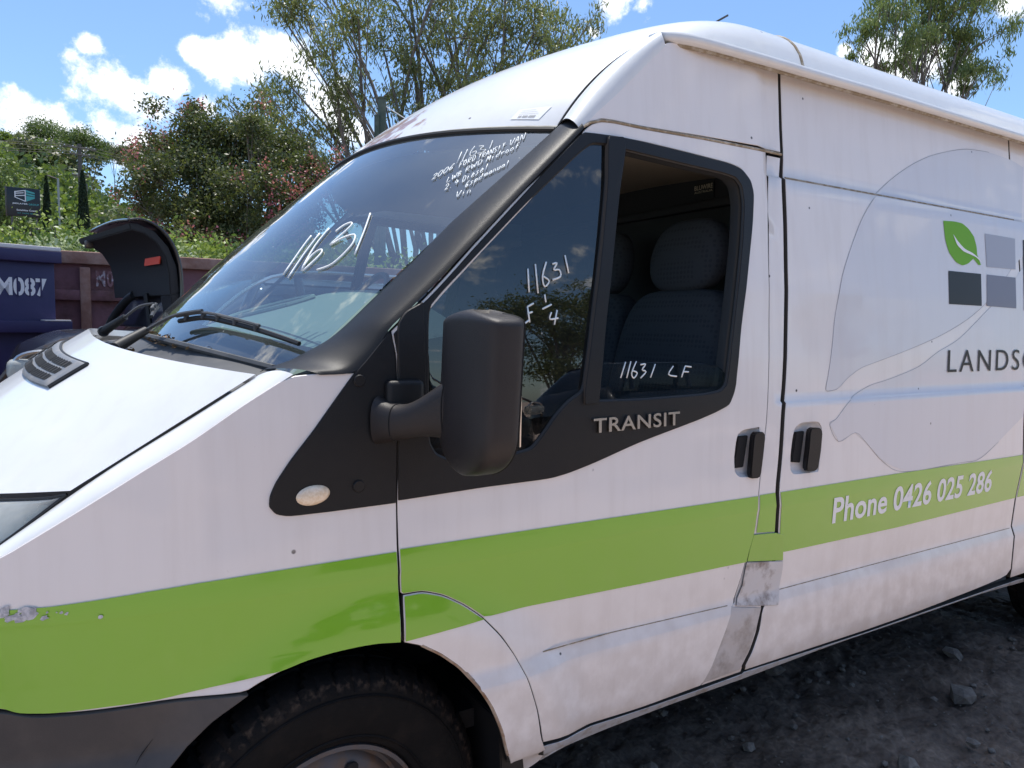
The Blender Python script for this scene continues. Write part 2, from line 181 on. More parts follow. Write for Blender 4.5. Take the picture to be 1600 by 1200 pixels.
"w_small": [[[0.9049,0.3388,1.8336],[0.8784,0.314,1.7968]],[[0.9186,0.332,1.8405],[0.8909,0.3066,1.8022],[0.9009,0.3009,1.8065]],[[0.936,0.3243,1.8497],[0.9187,0.3151,1.83],[0.9128,0.3036,1.8178],[0.9241,0.2984,1.8235],[0.9302,0.3052,1.8328],[0.9201,0.3108,1.8284]],[[0.943,0.3138,1.8486],[0.9518,0.3034,1.8488],[0.9396,0.3006,1.8373],[0.9491,0.2874,1.8361],[0.9389,0.2863,1.8273],[0.9275,0.2957,1.8244]],[[0.9758,0.2988,1.8648],[0.9675,0.2903,1.8526],[0.956,0.2803,1.8367]],[[0.8203,0.3311,1.7599],[0.827,0.333,1.7666],[0.8298,0.3297,1.7669],[0.824,0.3259,1.7597],[0.8113,0.3227,1.7472],[0.8145,0.3229,1.75],[0.8205,0.319,1.7525]],[[0.8421,0.3283,1.7761],[0.8353,0.3271,1.7698],[0.829,0.3227,1.7618],[0.8267,0.317,1.7564],[0.8327,0.3168,1.7612],[0.8402,0.3208,1.7699],[0.8444,0.3259,1.7765],[0.8421,0.3283,1.7761]],[[0.8561,0.324,1.7849],[0.8493,0.3228,1.7786],[0.8428,0.3183,1.7705],[0.8405,0.3128,1.7651],[0.8466,0.3124,1.7699],[0.8542,0.3164,1.7786],[0.8583,0.3216,1.7852],[0.8561,0.324,1.7849]],[[0.8738,0.3186,1.7959],[0.8643,0.3166,1.787],[0.8554,0.3122,1.7769],[0.8556,0.3082,1.7745],[0.8625,0.3093,1.7808],[0.864,0.3127,1.7842],[0.8572,0.3124,1.7785]],[[0.8742,0.294,1.7804],[0.887,0.3073,1.7995],[0.8928,0.3052,1.8027]],[[0.8801,0.3008,1.7896],[0.8856,0.2996,1.7933]],[[0.8981,0.3013,1.8046],[0.8897,0.2972,1.7951],[0.8865,0.2895,1.7873],[0.8957,0.2932,1.7973],[0.8981,0.3013,1.8046]],[[0.8948,0.2865,1.792],[0.9077,0.2997,1.8112],[0.9115,0.2965,1.8121],[0.9063,0.292,1.805],[0.901,0.2922,1.8009],[0.9015,0.2841,1.7958]],[[0.9058,0.2825,1.7982],[0.9184,0.2958,1.8172],[0.9207,0.2905,1.8156],[0.9136,0.2833,1.805],[0.9058,0.2825,1.7982]],[[0.9287,0.2869,1.8195],[0.9368,0.2835,1.8237]],[[0.9327,0.2852,1.8216],[0.9211,0.2738,1.8045]],[[0.9286,0.2708,1.8084],[0.9403,0.2822,1.8256],[0.9437,0.2793,1.8262],[0.939,0.2755,1.8199],[0.9343,0.2757,1.8164],[0.9347,0.2684,1.8116]],[[0.9369,0.2676,1.8128],[0.9519,0.2776,1.8317],[0.9438,0.2649,1.8164]],[[0.9429,0.2715,1.8203],[0.9473,0.2698,1.8226]],[[0.9473,0.2636,1.8182],[0.9586,0.275,1.8352],[0.9531,0.2614,1.8212],[0.9652,0.2725,1.8386]],[[0.974,0.2683,1.8426],[0.9704,0.2705,1.8413],[0.9654,0.2676,1.8354],[0.9665,0.2617,1.8321],[0.961,0.2584,1.8254],[0.957,0.2606,1.8239]],[[0.9801,0.2668,1.8464],[0.9686,0.2555,1.8294]],[[0.9866,0.2645,1.8498],[0.9949,0.2614,1.8542]],[[0.9907,0.263,1.852],[0.9787,0.2519,1.8347]],[[1.0087,0.2589,1.8632],[0.9981,0.2436,1.8439],[1.0192,0.2557,1.8691]],[[1.0077,0.2408,1.8493],[1.0278,0.2532,1.8738],[1.0176,0.2379,1.8548]],[[1.0157,0.2457,1.859],[1.0221,0.2437,1.8627]],[[1.0226,0.2364,1.8576],[1.0375,0.2503,1.8794],[1.0308,0.234,1.8622],[1.047,0.2476,1.8846]],[[0.8436,0.2898,1.7526],[0.8321,0.2789,1.7359],[0.8408,0.2768,1.7416]],[[0.8533,0.2866,1.7585],[0.8456,0.2745,1.744],[0.8559,0.2814,1.757],[0.8511,0.2727,1.7473],[0.8644,0.2831,1.7652]],[[0.8586,0.2704,1.7518],[0.8692,0.2816,1.768],[0.8733,0.2781,1.769],[0.8652,0.2762,1.7612],[0.8688,0.2715,1.7609],[0.8586,0.2704,1.7518]],[[0.8785,0.2663,1.7651],[0.8901,0.2772,1.7819],[0.8961,0.2741,1.7847],[0.8912,0.2705,1.7782],[0.8843,0.271,1.7731],[0.8881,0.2636,1.771]],[[0.902,0.2739,1.7893],[0.8942,0.2619,1.7746],[0.9052,0.2687,1.7883],[0.9005,0.2602,1.7786],[0.9148,0.2704,1.7971]],[[0.9093,0.2578,1.7839],[0.9203,0.2689,1.8005],[0.9255,0.2641,1.8012],[0.919,0.258,1.7918],[0.9093,0.2578,1.7839]],[[0.9283,0.2494,1.7931],[0.9422,0.2612,1.8125],[0.9368,0.2513,1.8012],[0.9482,0.2589,1.8157],[0.9372,0.2461,1.7978]],[[0.951,0.251,1.8122],[0.9434,0.2438,1.801]],[[0.9542,0.254,1.8169],[0.955,0.2546,1.818]],[[0.9644,0.2444,1.818],[0.9604,0.2459,1.8159],[0.9541,0.2415,1.8078],[0.9595,0.2395,1.8106]],[[0.972,0.2501,1.8281],[0.9583,0.2383,1.8088]],[[0.9651,0.2358,1.8123],[0.9728,0.243,1.8237]],[[0.9704,0.2406,1.8199],[0.9783,0.241,1.8265]],[[0.987,0.2379,1.831],[0.9805,0.2361,1.8246],[0.9787,0.231,1.8194],[0.9869,0.233,1.8273],[0.987,0.2379,1.831]],[[0.9989,0.2338,1.8372],[0.9923,0.232,1.8308],[0.9905,0.2269,1.8255],[0.9987,0.2289,1.8335],[0.9989,0.2338,1.8372]],[[1.0199,0.2332,1.8531],[1.0145,0.2334,1.8491],[1.0023,0.2228,1.8317]],[[1.0059,0.2297,1.8397],[1.0131,0.2281,1.8441]],[[0.8257,0.2709,1.7252],[0.8313,0.2728,1.7312],[0.8336,0.2695,1.7308],[0.8289,0.2655,1.7241],[0.8182,0.2623,1.7131],[0.821,0.2623,1.7154],[0.826,0.2585,1.7168]],[[0.8317,0.2572,1.7206],[0.8322,0.2562,1.7203]],[[0.8537,0.2645,1.7437],[0.8456,0.2585,1.7329],[0.8542,0.2562,1.7382]],[[0.855,0.2607,1.7421],[0.8453,0.2514,1.7276]],[[0.8586,0.2449,1.7338],[0.8713,0.2581,1.7535],[0.8738,0.2531,1.752],[0.8666,0.2459,1.741],[0.8586,0.2449,1.7338]],[[0.8788,0.2491,1.7532],[0.8709,0.2413,1.7412]],[[0.8821,0.2524,1.7582],[0.8829,0.253,1.7593]],[[0.8838,0.2426,1.7525],[0.8912,0.2421,1.7582],[0.8915,0.2463,1.7613],[0.8832,0.2419,1.7515],[0.8834,0.2377,1.7487],[0.8879,0.2381,1.7525]],[[0.9049,0.2417,1.7688],[0.8995,0.2423,1.7649],[0.8989,0.2366,1.7603],[0.8907,0.2357,1.753]],[[0.9062,0.2363,1.7659],[0.9136,0.2359,1.7716],[0.9139,0.24,1.7748],[0.9055,0.2357,1.7649],[0.9057,0.2315,1.762],[0.9102,0.2319,1.7659]],[[0.9297,0.2417,1.7885],[0.916,0.2287,1.7681]],[[0.8737,0.2347,1.7385],[0.8661,0.2324,1.7308],[0.8591,0.2279,1.7217],[0.8592,0.2242,1.7191],[0.8646,0.2256,1.7245],[0.8659,0.2288,1.7279],[0.8605,0.2282,1.7231]],[[0.8804,0.2271,1.7383],[0.8751,0.2278,1.7346],[0.8751,0.2228,1.7309],[0.8674,0.2221,1.7241]],[[0.8868,0.2254,1.7422],[0.8741,0.2147,1.724]],[[0.8853,0.2244,1.7403],[0.8904,0.223,1.7434],[0.8851,0.2188,1.7359],[0.8804,0.2199,1.733]],[[0.9007,0.2204,1.7496],[0.8968,0.2214,1.7473],[0.891,0.2172,1.7395],[0.8963,0.2158,1.7427]],[[0.9077,0.2257,1.7592],[0.8953,0.2147,1.741]],[[0.9042,0.2141,1.7477],[0.9105,0.22,1.7573],[0.9122,0.2182,1.7572],[0.9073,0.2132,1.7495]],[[0.9122,0.2182,1.7572],[0.9163,0.2177,1.76],[0.9109,0.2121,1.7515]],[[0.9269,0.2146,1.7662],[0.9219,0.2154,1.7628],[0.9166,0.2117,1.7558],[0.9215,0.2103,1.7586],[0.9269,0.2146,1.7662],[0.9219,0.2089,1.7578]],[[0.9261,0.2077,1.7602],[0.9326,0.2136,1.7699],[0.9361,0.2112,1.7709],[0.9315,0.2062,1.7634]],[[0.9428,0.2106,1.7757],[0.9377,0.205,1.7674],[0.9427,0.2043,1.7707],[0.9487,0.209,1.7791],[0.9426,0.203,1.7697]],[[0.9589,0.2055,1.7845],[0.9538,0.2063,1.7811],[0.9484,0.2027,1.774],[0.9534,0.2013,1.7769],[0.9589,0.2055,1.7845],[0.9538,0.1999,1.7761]],[[0.9716,0.2078,1.7962],[0.9604,0.1981,1.7799]],[[0.8383,0.23,1.7064],[0.8309,0.2172,1.6908],[0.8471,0.225,1.7099]],[[0.8491,0.2171,1.7055],[0.8424,0.2108,1.6953]],[[0.8519,0.2197,1.7098],[0.8526,0.2201,1.7107]],[[0.8519,0.2055,1.699],[0.8587,0.2117,1.7092],[0.8625,0.2079,1.7094],[0.8578,0.2023,1.7013]]],
"w_quarter": [[[0.9277,0.0419,1.5141],[0.9285,0.0363,1.4589]],[[0.9493,0.0435,1.5259],[0.9538,0.0361,1.4572]],[[0.9813,0.0445,1.5332],[0.968,0.0398,1.4977],[0.9736,0.0377,1.4739],[0.9871,0.0389,1.4879],[0.9713,0.0398,1.4978]],[[0.9992,0.0439,1.5289],[1.0126,0.0443,1.5324],[1.0016,0.0421,1.5155],[1.0182,0.0422,1.5164],[1.0204,0.04,1.5003],[0.997,0.0392,1.491]],[[1.0373,0.0471,1.5529],[1.0458,0.0413,1.5097]],[[0.886,0.0308,1.3975],[0.9007,0.0292,1.3795],[0.9262,0.0304,1.393]],[[0.9229,0.0332,1.4245],[0.9279,0.0299,1.3878]],[[0.9229,0.0332,1.4245],[0.9402,0.034,1.4329]],[[0.9236,0.0318,1.4087],[0.9363,0.0321,1.4127]],[[0.9729,0.036,1.4552],[0.9755,0.0343,1.4366]],[[0.9653,0.0328,1.4203],[0.9916,0.0339,1.4318]],[[0.9909,0.0322,1.413],[0.9858,0.0307,1.3968],[1.0101,0.031,1.3999]],[[1.0075,0.0327,1.4188],[0.9984,0.0295,1.3836]]],
"w_window": [[[1.2239,0.029,1.2911],[1.2068,0.0266,1.2501]],[[1.2416,0.0291,1.2923],[1.2272,0.0266,1.2496]],[[1.2604,0.0291,1.2921],[1.2441,0.0273,1.2621],[1.2515,0.0266,1.249],[1.263,0.0273,1.2618],[1.2489,0.0277,1.2678]],[[1.2746,0.0285,1.2833],[1.2919,0.0286,1.2845],[1.2802,0.0278,1.2701],[1.2936,0.0275,1.2648],[1.2743,0.0266,1.2485]],[[1.3259,0.0286,1.284],[1.309,0.0266,1.2491]],[[1.3908,0.0282,1.2779],[1.3734,0.027,1.2559],[1.4028,0.0266,1.25]],[[1.435,0.0282,1.2773],[1.4213,0.0265,1.2473]],[[1.435,0.0282,1.2773],[1.458,0.0281,1.2747]],[[1.4286,0.0273,1.2623],[1.4474,0.0273,1.2612]]],
"mirror_px": [[0.6792,-0.17,1.2519]],
"bg_bin": [-0.092,6.117,1.982],
"bg_skipL": [-0.07,6.813,2.015],
"bg_skipR": [1.383,6.746,2.022],
"bg_sign": [-1.838,45.001,7.396],
"bg_cyp1": [-0.902,52.832,9.164],
"bg_cyp2": [0.91,45.726,7.98],
"bg_pole": [1.212,69.639,13.922],
"bg_post": [7.536,18.033,6.936],
"wip1": [[0.2534,0.5955,1.3586],[0.2979,0.4909,1.3682],[0.3372,0.383,1.3577],[0.385,0.2734,1.3396],[0.4392,0.1678,1.3147]],
"lens": {"F": 1130.0}}
from mathutils.geometry import delaunay_2d_cdt

# ================================================================== helpers
def tag(o, label=None, cat=None, group=None, kind=None):
    if label: o['label'] = label
    if cat: o['category'] = cat
    if group: o['group'] = group
    if kind: o['kind'] = kind
    return o
def empty(name, loc=(0, 0, 0), rz=0):
    o = bpy.data.objects.new(name, None); COL.objects.link(o)
    o.location = loc; o.rotation_euler = (0, 0, rz); o.empty_display_size = .1
    return o
def mobj(name, V, Fc, mat, parent=None, smooth=True, normals=None, sharp=None):
    me = bpy.data.meshes.new(name); me.from_pydata([tuple(v) for v in V], [], Fc); me.update()
    if mat is not None: me.materials.append(mat)
    if smooth: me.polygons.foreach_set('use_smooth', [True]*len(me.polygons))
    if normals is not None:
        me.normals_split_custom_set_from_vertices([tuple(n) for n in normals])
    elif sharp and smooth: me.set_sharp_from_angle(angle=R(sharp))
    o = bpy.data.objects.new(name, me); COL.objects.link(o)
    if parent: o.parent = parent
    return o
def bm_obj(name, bm, mat, parent=None, sharp=35):
    me = bpy.data.meshes.new(name); bm.to_mesh(me); bm.free()
    if mat is not None: me.materials.append(mat)
    me.polygons.foreach_set('use_smooth', [True]*len(me.polygons))
    me.set_sharp_from_angle(angle=R(sharp))
    o = bpy.data.objects.new(name, me); COL.objects.link(o)
    if parent: o.parent = parent
    return o
def triangulate(loops):
    bm = bmesh.new()
    for lp in loops:
        vs = [bm.verts.new((x, 0, z)) for x, z in lp]
        for i in range(len(vs)): bm.edges.new((vs[i], vs[(i+1) % len(vs)]))
    bmesh.ops.triangle_fill(bm, use_beauty=True, use_dissolve=False, edges=bm.edges[:], normal=(0, -1, 0))
    return bm
def area2(p): return sum(p[i][0]*p[(i+1) % len(p)][1]-p[(i+1) % len(p)][0]*p[i][1] for i in range(len(p)))
def smooth_loop(lp, it=1, keep=40):
    """round the corners of a traced outline, keeping true corners"""
    for _ in range(it):
        out = []
        n = len(lp)
        for i in range(n):
            a, b, c = Vector(lp[i-1]), Vector(lp[i]), Vector(lp[(i+1) % n])
            d1, d2 = b-a, c-b
            if d1.length < 1e-5 or d2.length < 1e-5: out.append(tuple(b)); continue
            ang = abs(d1.angle_signed(d2)) if d1.length and d2.length else 0
            if math.degrees(ang) > keep or math.degrees(ang) < 2: out.append(tuple(b))
            else:
                out.append(tuple(b-d1*.25)); out.append(tuple(b*.5+(b-d1*.25)*.25+(b+d2*.25)*.25)); out.append(tuple(b+d2*.25))
        lp = out
    return lp
def sheet(name, outline, mat, parent, off=0., thick=.018, holes=(), far=False, dx=.06, dz=.05, sm=1, lip=True, yfun=None, keep=40):
    """a panel of the van's side skin cut to an outline, with turned-in edges"""
    yf = yfun or side_y
    loops = [smooth_loop([tuple(p) for p in outline], sm, keep)]+[smooth_loop([tuple(p) for p in h], sm, 60) for h in holes]
    xs = [p[0] for p in loops[0]]; zs = [p[1] for p in loops[0]]
    x0, x1, z0, z1 = min(xs), max(xs), min(zs), max(zs)
    zc = sorted(set([k[0] for k in PROF]+[1.159, 1.1625, 1.166, 1.842, 1.846, 1.850]+[round(z0+dz*i, 5) for i in range(1, int((z1-z0)/dz)+1)]))
    xc = [x0+dx*i for i in range(1, int((x1-x0)/dx)+1)]
    if x0 < 1.05:
        xc += [x0+.03*i+.017 for i in range(0, int((min(x1, 1.05)-x0)/.03)+1)]; zc = sorted(set(zc+[round(.44+.025*i+.004, 5) for i in range(17)]))
    if x0 < .3: xc += [x0+.03*i+.011 for i in range(0, int((.32-x0)/.03)+1)]
    pv = []; pe = []
    for lp in loops:
        b0_ = len(pv); pv += [Vector(p) for p in lp]; pe += [(b0_+i, b0_+(i+1) % len(lp)) for i in range(len(lp))]
    for z in zc:
        if z0+1e-3 < z < z1-1e-3: pe.append((len(pv), len(pv)+1)); pv += [Vector((x0-.01, z)), Vector((x1+.01, z))]
    for x in xc:
        if x0+1e-3 < x < x1-1e-3: pe.append((len(pv), len(pv)+1)); pv += [Vector((x, z0-.01)), Vector((x, z1+.01))]
    ov, oe, of, _, _, _ = delaunay_2d_cdt(pv, pe, [], 0, 1e-6, True)
    def inside(px, pz, lp):
        c = False; j = len(lp)-1
        for i in range(len(lp)):
            xi, zi = lp[i]; xj, zj = lp[j]
            if (zi > pz) != (zj > pz) and px < (xj-xi)*(pz-zi)/(zj-zi)+xi: c = not c
            j = i
        return c
    bm = bmesh.new(); bv = {}
    for f in of:
        cx_ = sum(ov[i].x for i in f)/3; cz_ = sum(ov[i].y for i in f)/3
        if not inside(cx_, cz_, loops[0]) or any(inside(cx_, cz_, h) for h in loops[1:]): continue
        if abs(area2([(ov[i].x, ov[i].y) for i in f])) < 1e-9: continue
        for i in f:
            if i not in bv: bv[i] = bm.verts.new((ov[i].x, 0, ov[i].y))
        bm.faces.new([bv[i] for i in f])
    bm.verts.index_update(); bm.verts.ensure_lookup_table()
    V = []; N = []; DK = []
    sg = -1 if not far else 1
    def P3(x, z, o):
        y = yf(x, z)+o
        return (x, W_VAN-y if far else y, z)
    def nrm3(x, z):
        h = .004
        gx = (yf(x+h, z)-yf(x-h, z))/(2*h); gz = (yf(x, z+h)-yf(x, z-h))/(2*h)
        n = Vector((gx, -1, gz)).normalized()
        return Vector((n.x, -n.y, n.z)) if far else n
    for v in bm.verts:
        V.append(P3(v.co.x, v.co.z, off)); N.append(nrm3(v.co.x, v.co.z))
    Fc = []
    for f in bm.faces:
        idx = [v.index for v in f.verts]
        pts = [(V[i][0], V[i][2]) for i in idx]
        if (area2(pts) > 0) == far: idx.reverse()
        Fc.append(idx)
    if lip and thick:
        bnd = [e for e in bm.edges if len(e.link_faces) == 1]
        outd = {}
        for e in bnd:
            a, b = e.verts; f = e.link_faces[0]; c = f.calc_center_median()
            d = (b.co-a.co); n = Vector((d.z, 0, -d.x))
            if n.length < 1e-9: continue
            n.normalize()
            if (c-a.co).dot(n) > 0: n = -n
            for v in (a, b): outd[v.index] = outd.get(v.index, Vector((0, 0, 0)))+n
        r1 = {}; r2 = {}; r0_ = {}
        for i, n in outd.items():
            n = n.normalized() if n.length > 1e-6 else Vector((0, 0, 0)); p = V[i]; x, z = p[0], p[2]
            e = min(.0016, thick*.4)
            r0_[i] = len(V); V.append(p); N.append((N[i]*.8+n*.6).normalized())
            r1[i] = len(V); V.append(P3(x+n.x*e, z+n.z*e, off+e)); N.append((n*.95+N[i]*.3).normalized())
            r2[i] = len(V); V.append(P3(x+n.x*e, z+n.z*e, off+thick)); N.append(n if n.length else N[i])
        for e in bnd:
            a, b = e.verts[0].index, e.verts[1].index
            if a in r1 and b in r1:
                # orientation is unimportant for two-sided shading, custom normals decide
                f = e.link_faces[0]
                lst = [v.index for v in f.verts]
                k = lst.index(a); fwd = lst[(k+1) % len(lst)] == b
                if far: pass
                A, B = (b, a) if fwd else (a, b)
                Fc.append([r0_[A], r0_[B], r1[B], r1[A]]); Fc.append([r1[A], r1[B], r2[B], r2[A]]); DK.append(len(Fc)-1)
    bm.free()
    o = mobj(name, V, Fc, mat, parent, True, N)
    if DK:                      # the folded-in flange is coloured dark to give the gaps their shade
        o.data.materials.append(M['flange'])
        for i in DK: o.data.polygons[i].material_index = 1
    return o
def grid(name, fn, ns, nt_, mat, parent=None, s=(0, 1), t=(0, 1), flip=False, thick=0, sharp=None, wrap=False):
    V = []; Fc = []
    for i in range(ns+1):
        for j in range(nt_+1):
            V.append(fn(s[0]+(s[1]-s[0])*i/ns, t[0]+(t[1]-t[0])*j/nt_))
    for i in range(ns):
        for j in range(nt_):
            a = i*(nt_+1)+j; q = [a, a+1, a+nt_+2, a+nt_+1]
            Fc.append(q[::-1] if flip else q)
    o = mobj(name, V, Fc, mat, parent, True, None, sharp)
    if thick:
        md = o.modifiers.new('s', 'SOLIDIFY'); md.thickness = thick; md.offset = -1
    return o
def resample(P, n):
    P = [Vector(p) for p in P]; L = [0]
    for a, b in zip(P, P[1:]): L.append(L[-1]+(b-a).length)
    out = []
    for i in range(n):
        d = L[-1]*i/(n-1); k = max(j for j in range(len(L)) if L[j] <= d+1e-9); k = min(k, len(P)-2)
        t = (d-L[k])/max(1e-9, L[k+1]-L[k]); out.append(P[k].lerp(P[k+1], t))
    return out
def loft(name, A, B, mat, parent, n=40, m=10, bulge=(0, 0, 0), prof=None, flip=False, smoothp=2):
    A = resample(A, n); B = resample(B, n)
    for _ in range(smoothp):
        for P in (A, B):
            Q = [p.copy() for p in P]
            for i in range(1, n-1): P[i] = (Q[i-1]+Q[i]*2+Q[i+1])/4
    bl = Vector(bulge)
    def fn(s, t):
        i = min(n-1, int(round(s*(n-1)))); f = prof(t) if prof else 4*t*(1-t)
        return A[i].lerp(B[i], t)+bl*f
    return grid(name, fn, n-1, m, mat, parent, flip=flip)
def tube_mesh(paths, r, k=6, caps=True):
    V = []; Fc = []
    for P in paths:
        P = [Vector(p) for p in P]
        if len(P) < 2: continue
        base = len(V); rr = r if callable(r) else (lambda t: r)
        up_ = Vector((0, 0, 1)); d0 = (P[1]-P[0]).normalized()
        if abs(d0.dot(up_)) > .9: up_ = Vector((1, 0, 0))
        u = d0.cross(up_).normalized()
        for i, p in enumerate(P):
            d = (P[min(i+1, len(P)-1)]-P[max(i-1, 0)]).normalized()
            u = (u-d*u.dot(d)); u = u.normalized() if u.length > 1e-6 else d.orthogonal().normalized()
            w = d.cross(u); q = rr(i/(len(P)-1))
            for j in range(k):
                a = 2*math.pi*j/k; V.append(p+u*math.cos(a)*q+w*math.sin(a)*q)
        for i in range(len(P)-1):
            for j in range(k):
                a = base+i*k+j; b = base+i*k+(j+1) % k
                Fc.append([a, b, b+k, a+k])
        if caps:
            Fc.append([base+j for j in range(k)][::-1]); Fc.append([base+(len(P)-1)*k+j for j in range(k)])
    return V, Fc
def tube(name, paths, r, mat, parent=None, k=6):
    V, Fc = tube_mesh(paths, r, k); return mobj(name, V, Fc, mat, parent, True, None, 50)
def catmull(P, n=6):
    P = [Vector(p) for p in P]; out = []
    for i in range(len(P)-1):
        p0, p1, p2, p3 = P[max(0, i-1)], P[i], P[i+1], P[min(len(P)-1, i+2)]
        for k in range(n):
            t = k/n
            out.append(.5*((2*p1)+(p2-p0)*t+(2*p0-5*p1+4*p2-p3)*t*t+(3*p1-p0-3*p2+p3)*t**3))
    out.append(P[-1]); return out
def box(name, c, d, mat, parent=None, bev=.004, seg=2, rot=None, sharp=35):
    bm = bmesh.new(); bmesh.ops.create_cube(bm, size=1)
    for v in bm.verts: v.co = Vector((v.co.x*d[0], v.co.y*d[1], v.co.z*d[2]))
    if bev: bmesh.ops.bevel(bm, geom=bm.edges[:], offset=min(bev, min(d)*.45), segments=seg, affect='EDGES', profile=.5)
    if rot is not None:
        for v in bm.verts: v.co = rot @ v.co
    for v in bm.verts: v.co += Vector(c)
    return bm_obj(name, bm, mat, parent, sharp)
def prism(name, pts, y0, y1, mat, parent=None, bev=0):
    """outline in (x, z) extruded along y"""
    bm = triangulate([pts])
    ret = bmesh.ops.extrude_face_region(bm, geom=bm.faces[:])
    for v in bm.verts: v.co.y = y0
    for g in ret['geom']:
        if isinstance(g, bmesh.types.BMVert): g.co.y = y1
    bmesh.ops.recalc_face_normals(bm, faces=bm.faces[:])
    bmesh.ops.dissolve_limit(bm, angle_limit=R(1), verts=bm.verts[:], edges=bm.edges[:])
    if bev: bmesh.ops.bevel(bm, geom=[e for e in bm.edges if e.calc_face_angle(0) > R(50)], offset=bev, segments=2, affect='EDGES')
    return bm_obj(name, bm, mat, parent)
def lathe(name, prof, mat, parent, n=64, centre=(0, 0, 0), rad=None):
    """profile of (radius, y) turned about the y axis"""
    V = []; Fc = []; m = len(prof)
    for i in range(n):
        a = 2*math.pi*i/n
        for r, y in prof: V.append((centre[0]+r*math.cos(a), centre[1]+y, centre[2]+r*math.sin(a)))
    for i in range(n):
        for j in range(m-1):
            a = i*m+j; b = ((i+1) % n)*m+j; Fc.append([a, a+1, b+1, b])
    return mobj(name, V, Fc, mat, parent, True, None, 40)
def text_mesh(txt, extrude=0, offset=0, spacing=1., res=4):
    cu = bpy.data.curves.new('lettering', 'FONT'); cu.body = txt; cu.extrude = extrude; cu.offset = offset
    cu.space_character = spacing; cu.resolution_u = res
    o = bpy.data.objects.new('lettering', cu); COL.objects.link(o)
    dg = bpy.context.evaluated_depsgraph_get(); me = bpy.data.meshes.new_from_object(o.evaluated_get(dg))
    bpy.data.objects.remove(o)
    return me
def text_obj(name, txt, mat, parent, place, extrude=0, offset=0, spacing=1., sharp=True):
    """letters mapped by place(x, y, z) with x, y normalised to the text's own box"""
    me = text_mesh(txt, extrude, offset, spacing)
    n = len(me.vertices); co = np.empty(n*3); me.vertices.foreach_get('co', co); co = co.reshape(-1, 3)
    x0, x1 = co[:, 0].min(), co[:, 0].max(); y0, y1 = co[:, 1].min(), co[:, 1].max()
    new = np.array([place((c[0]-x0)/(x1-x0), (c[1]-y0)/(y1-y0), c[2]) for c in co])
    me.vertices.foreach_set('co', new.ravel()); me.update()
    me.materials.clear(); me.materials.append(mat); me.name = name
    o = bpy.data.objects.new(name, me); COL.objects.link(o)
    if parent: o.parent = parent
    return o

# ================================================================== materials
def mat(name, col=(.5, .5, .5), rough=.5, metal=0, spec=.5, coat=0, coat_r=.05, bump=None, noise=None, trans=0, emit=None, alpha=1):
    m = bpy.data.materials.new(name); m.use_nodes = True; t = m.node_tree; p = t.nodes['Principled BSDF']
    p.inputs['Base Color'].default_value = (*col, 1); p.inputs['Roughness'].default_value = rough; p.inputs['Metallic'].default_value = metal
    p.inputs['Specular IOR Level'].default_value = spec; p.inputs['Coat Weight'].default_value = coat; p.inputs['Coat Roughness'].default_value = coat_r
    tc = t.nodes.new('ShaderNodeTexCoord')
    if noise:                                 # (scale, colour2, contrast lo, hi)
        n = t.nodes.new('ShaderNodeTexNoise'); n.inputs['Scale'].default_value = noise[0]; n.inputs['Detail'].default_value = 8; n.inputs['Roughness'].default_value = .62
        t.links.new(tc.outputs['Object'], n.inputs['Vector'])
        mr = t.nodes.new('ShaderNodeMapRange'); mr.inputs[1].default_value = noise[2]; mr.inputs[2].default_value = noise[3]; t.links.new(n.outputs[0], mr.inputs[0])
        mxx = t.nodes.new('ShaderNodeMix'); mxx.data_type = 'RGBA'; t.links.new(mr.outputs[0], mxx.inputs[0])
        mxx.inputs[6].default_value = (*col, 1); mxx.inputs[7].default_value = (*noise[1], 1); t.links.new(mxx.outputs[2], p.inputs['Base Color'])
    if bump:                                  # (scale, strength, distance)
        n = t.nodes.new('ShaderNodeTexNoise'); n.inputs['Scale'].default_value = bump[0]; n.inputs['Detail'].default_value = 3
        t.links.new(tc.outputs['Object'], n.inputs['Vector'])
        b = t.nodes.new('ShaderNodeBump'); b.inputs['Strength'].default_value = bump[1]; b.inputs['Distance'].default_value = bump[2]
        t.links.new(n.outputs[0], b.inputs['Height']); t.links.new(b.outputs[0], p.inputs['Normal'])
    return m
def nd(t, typ, **k):
    n = t.nodes.new(typ)
    for a, b in k.items(): setattr(n, a, b)
    return n
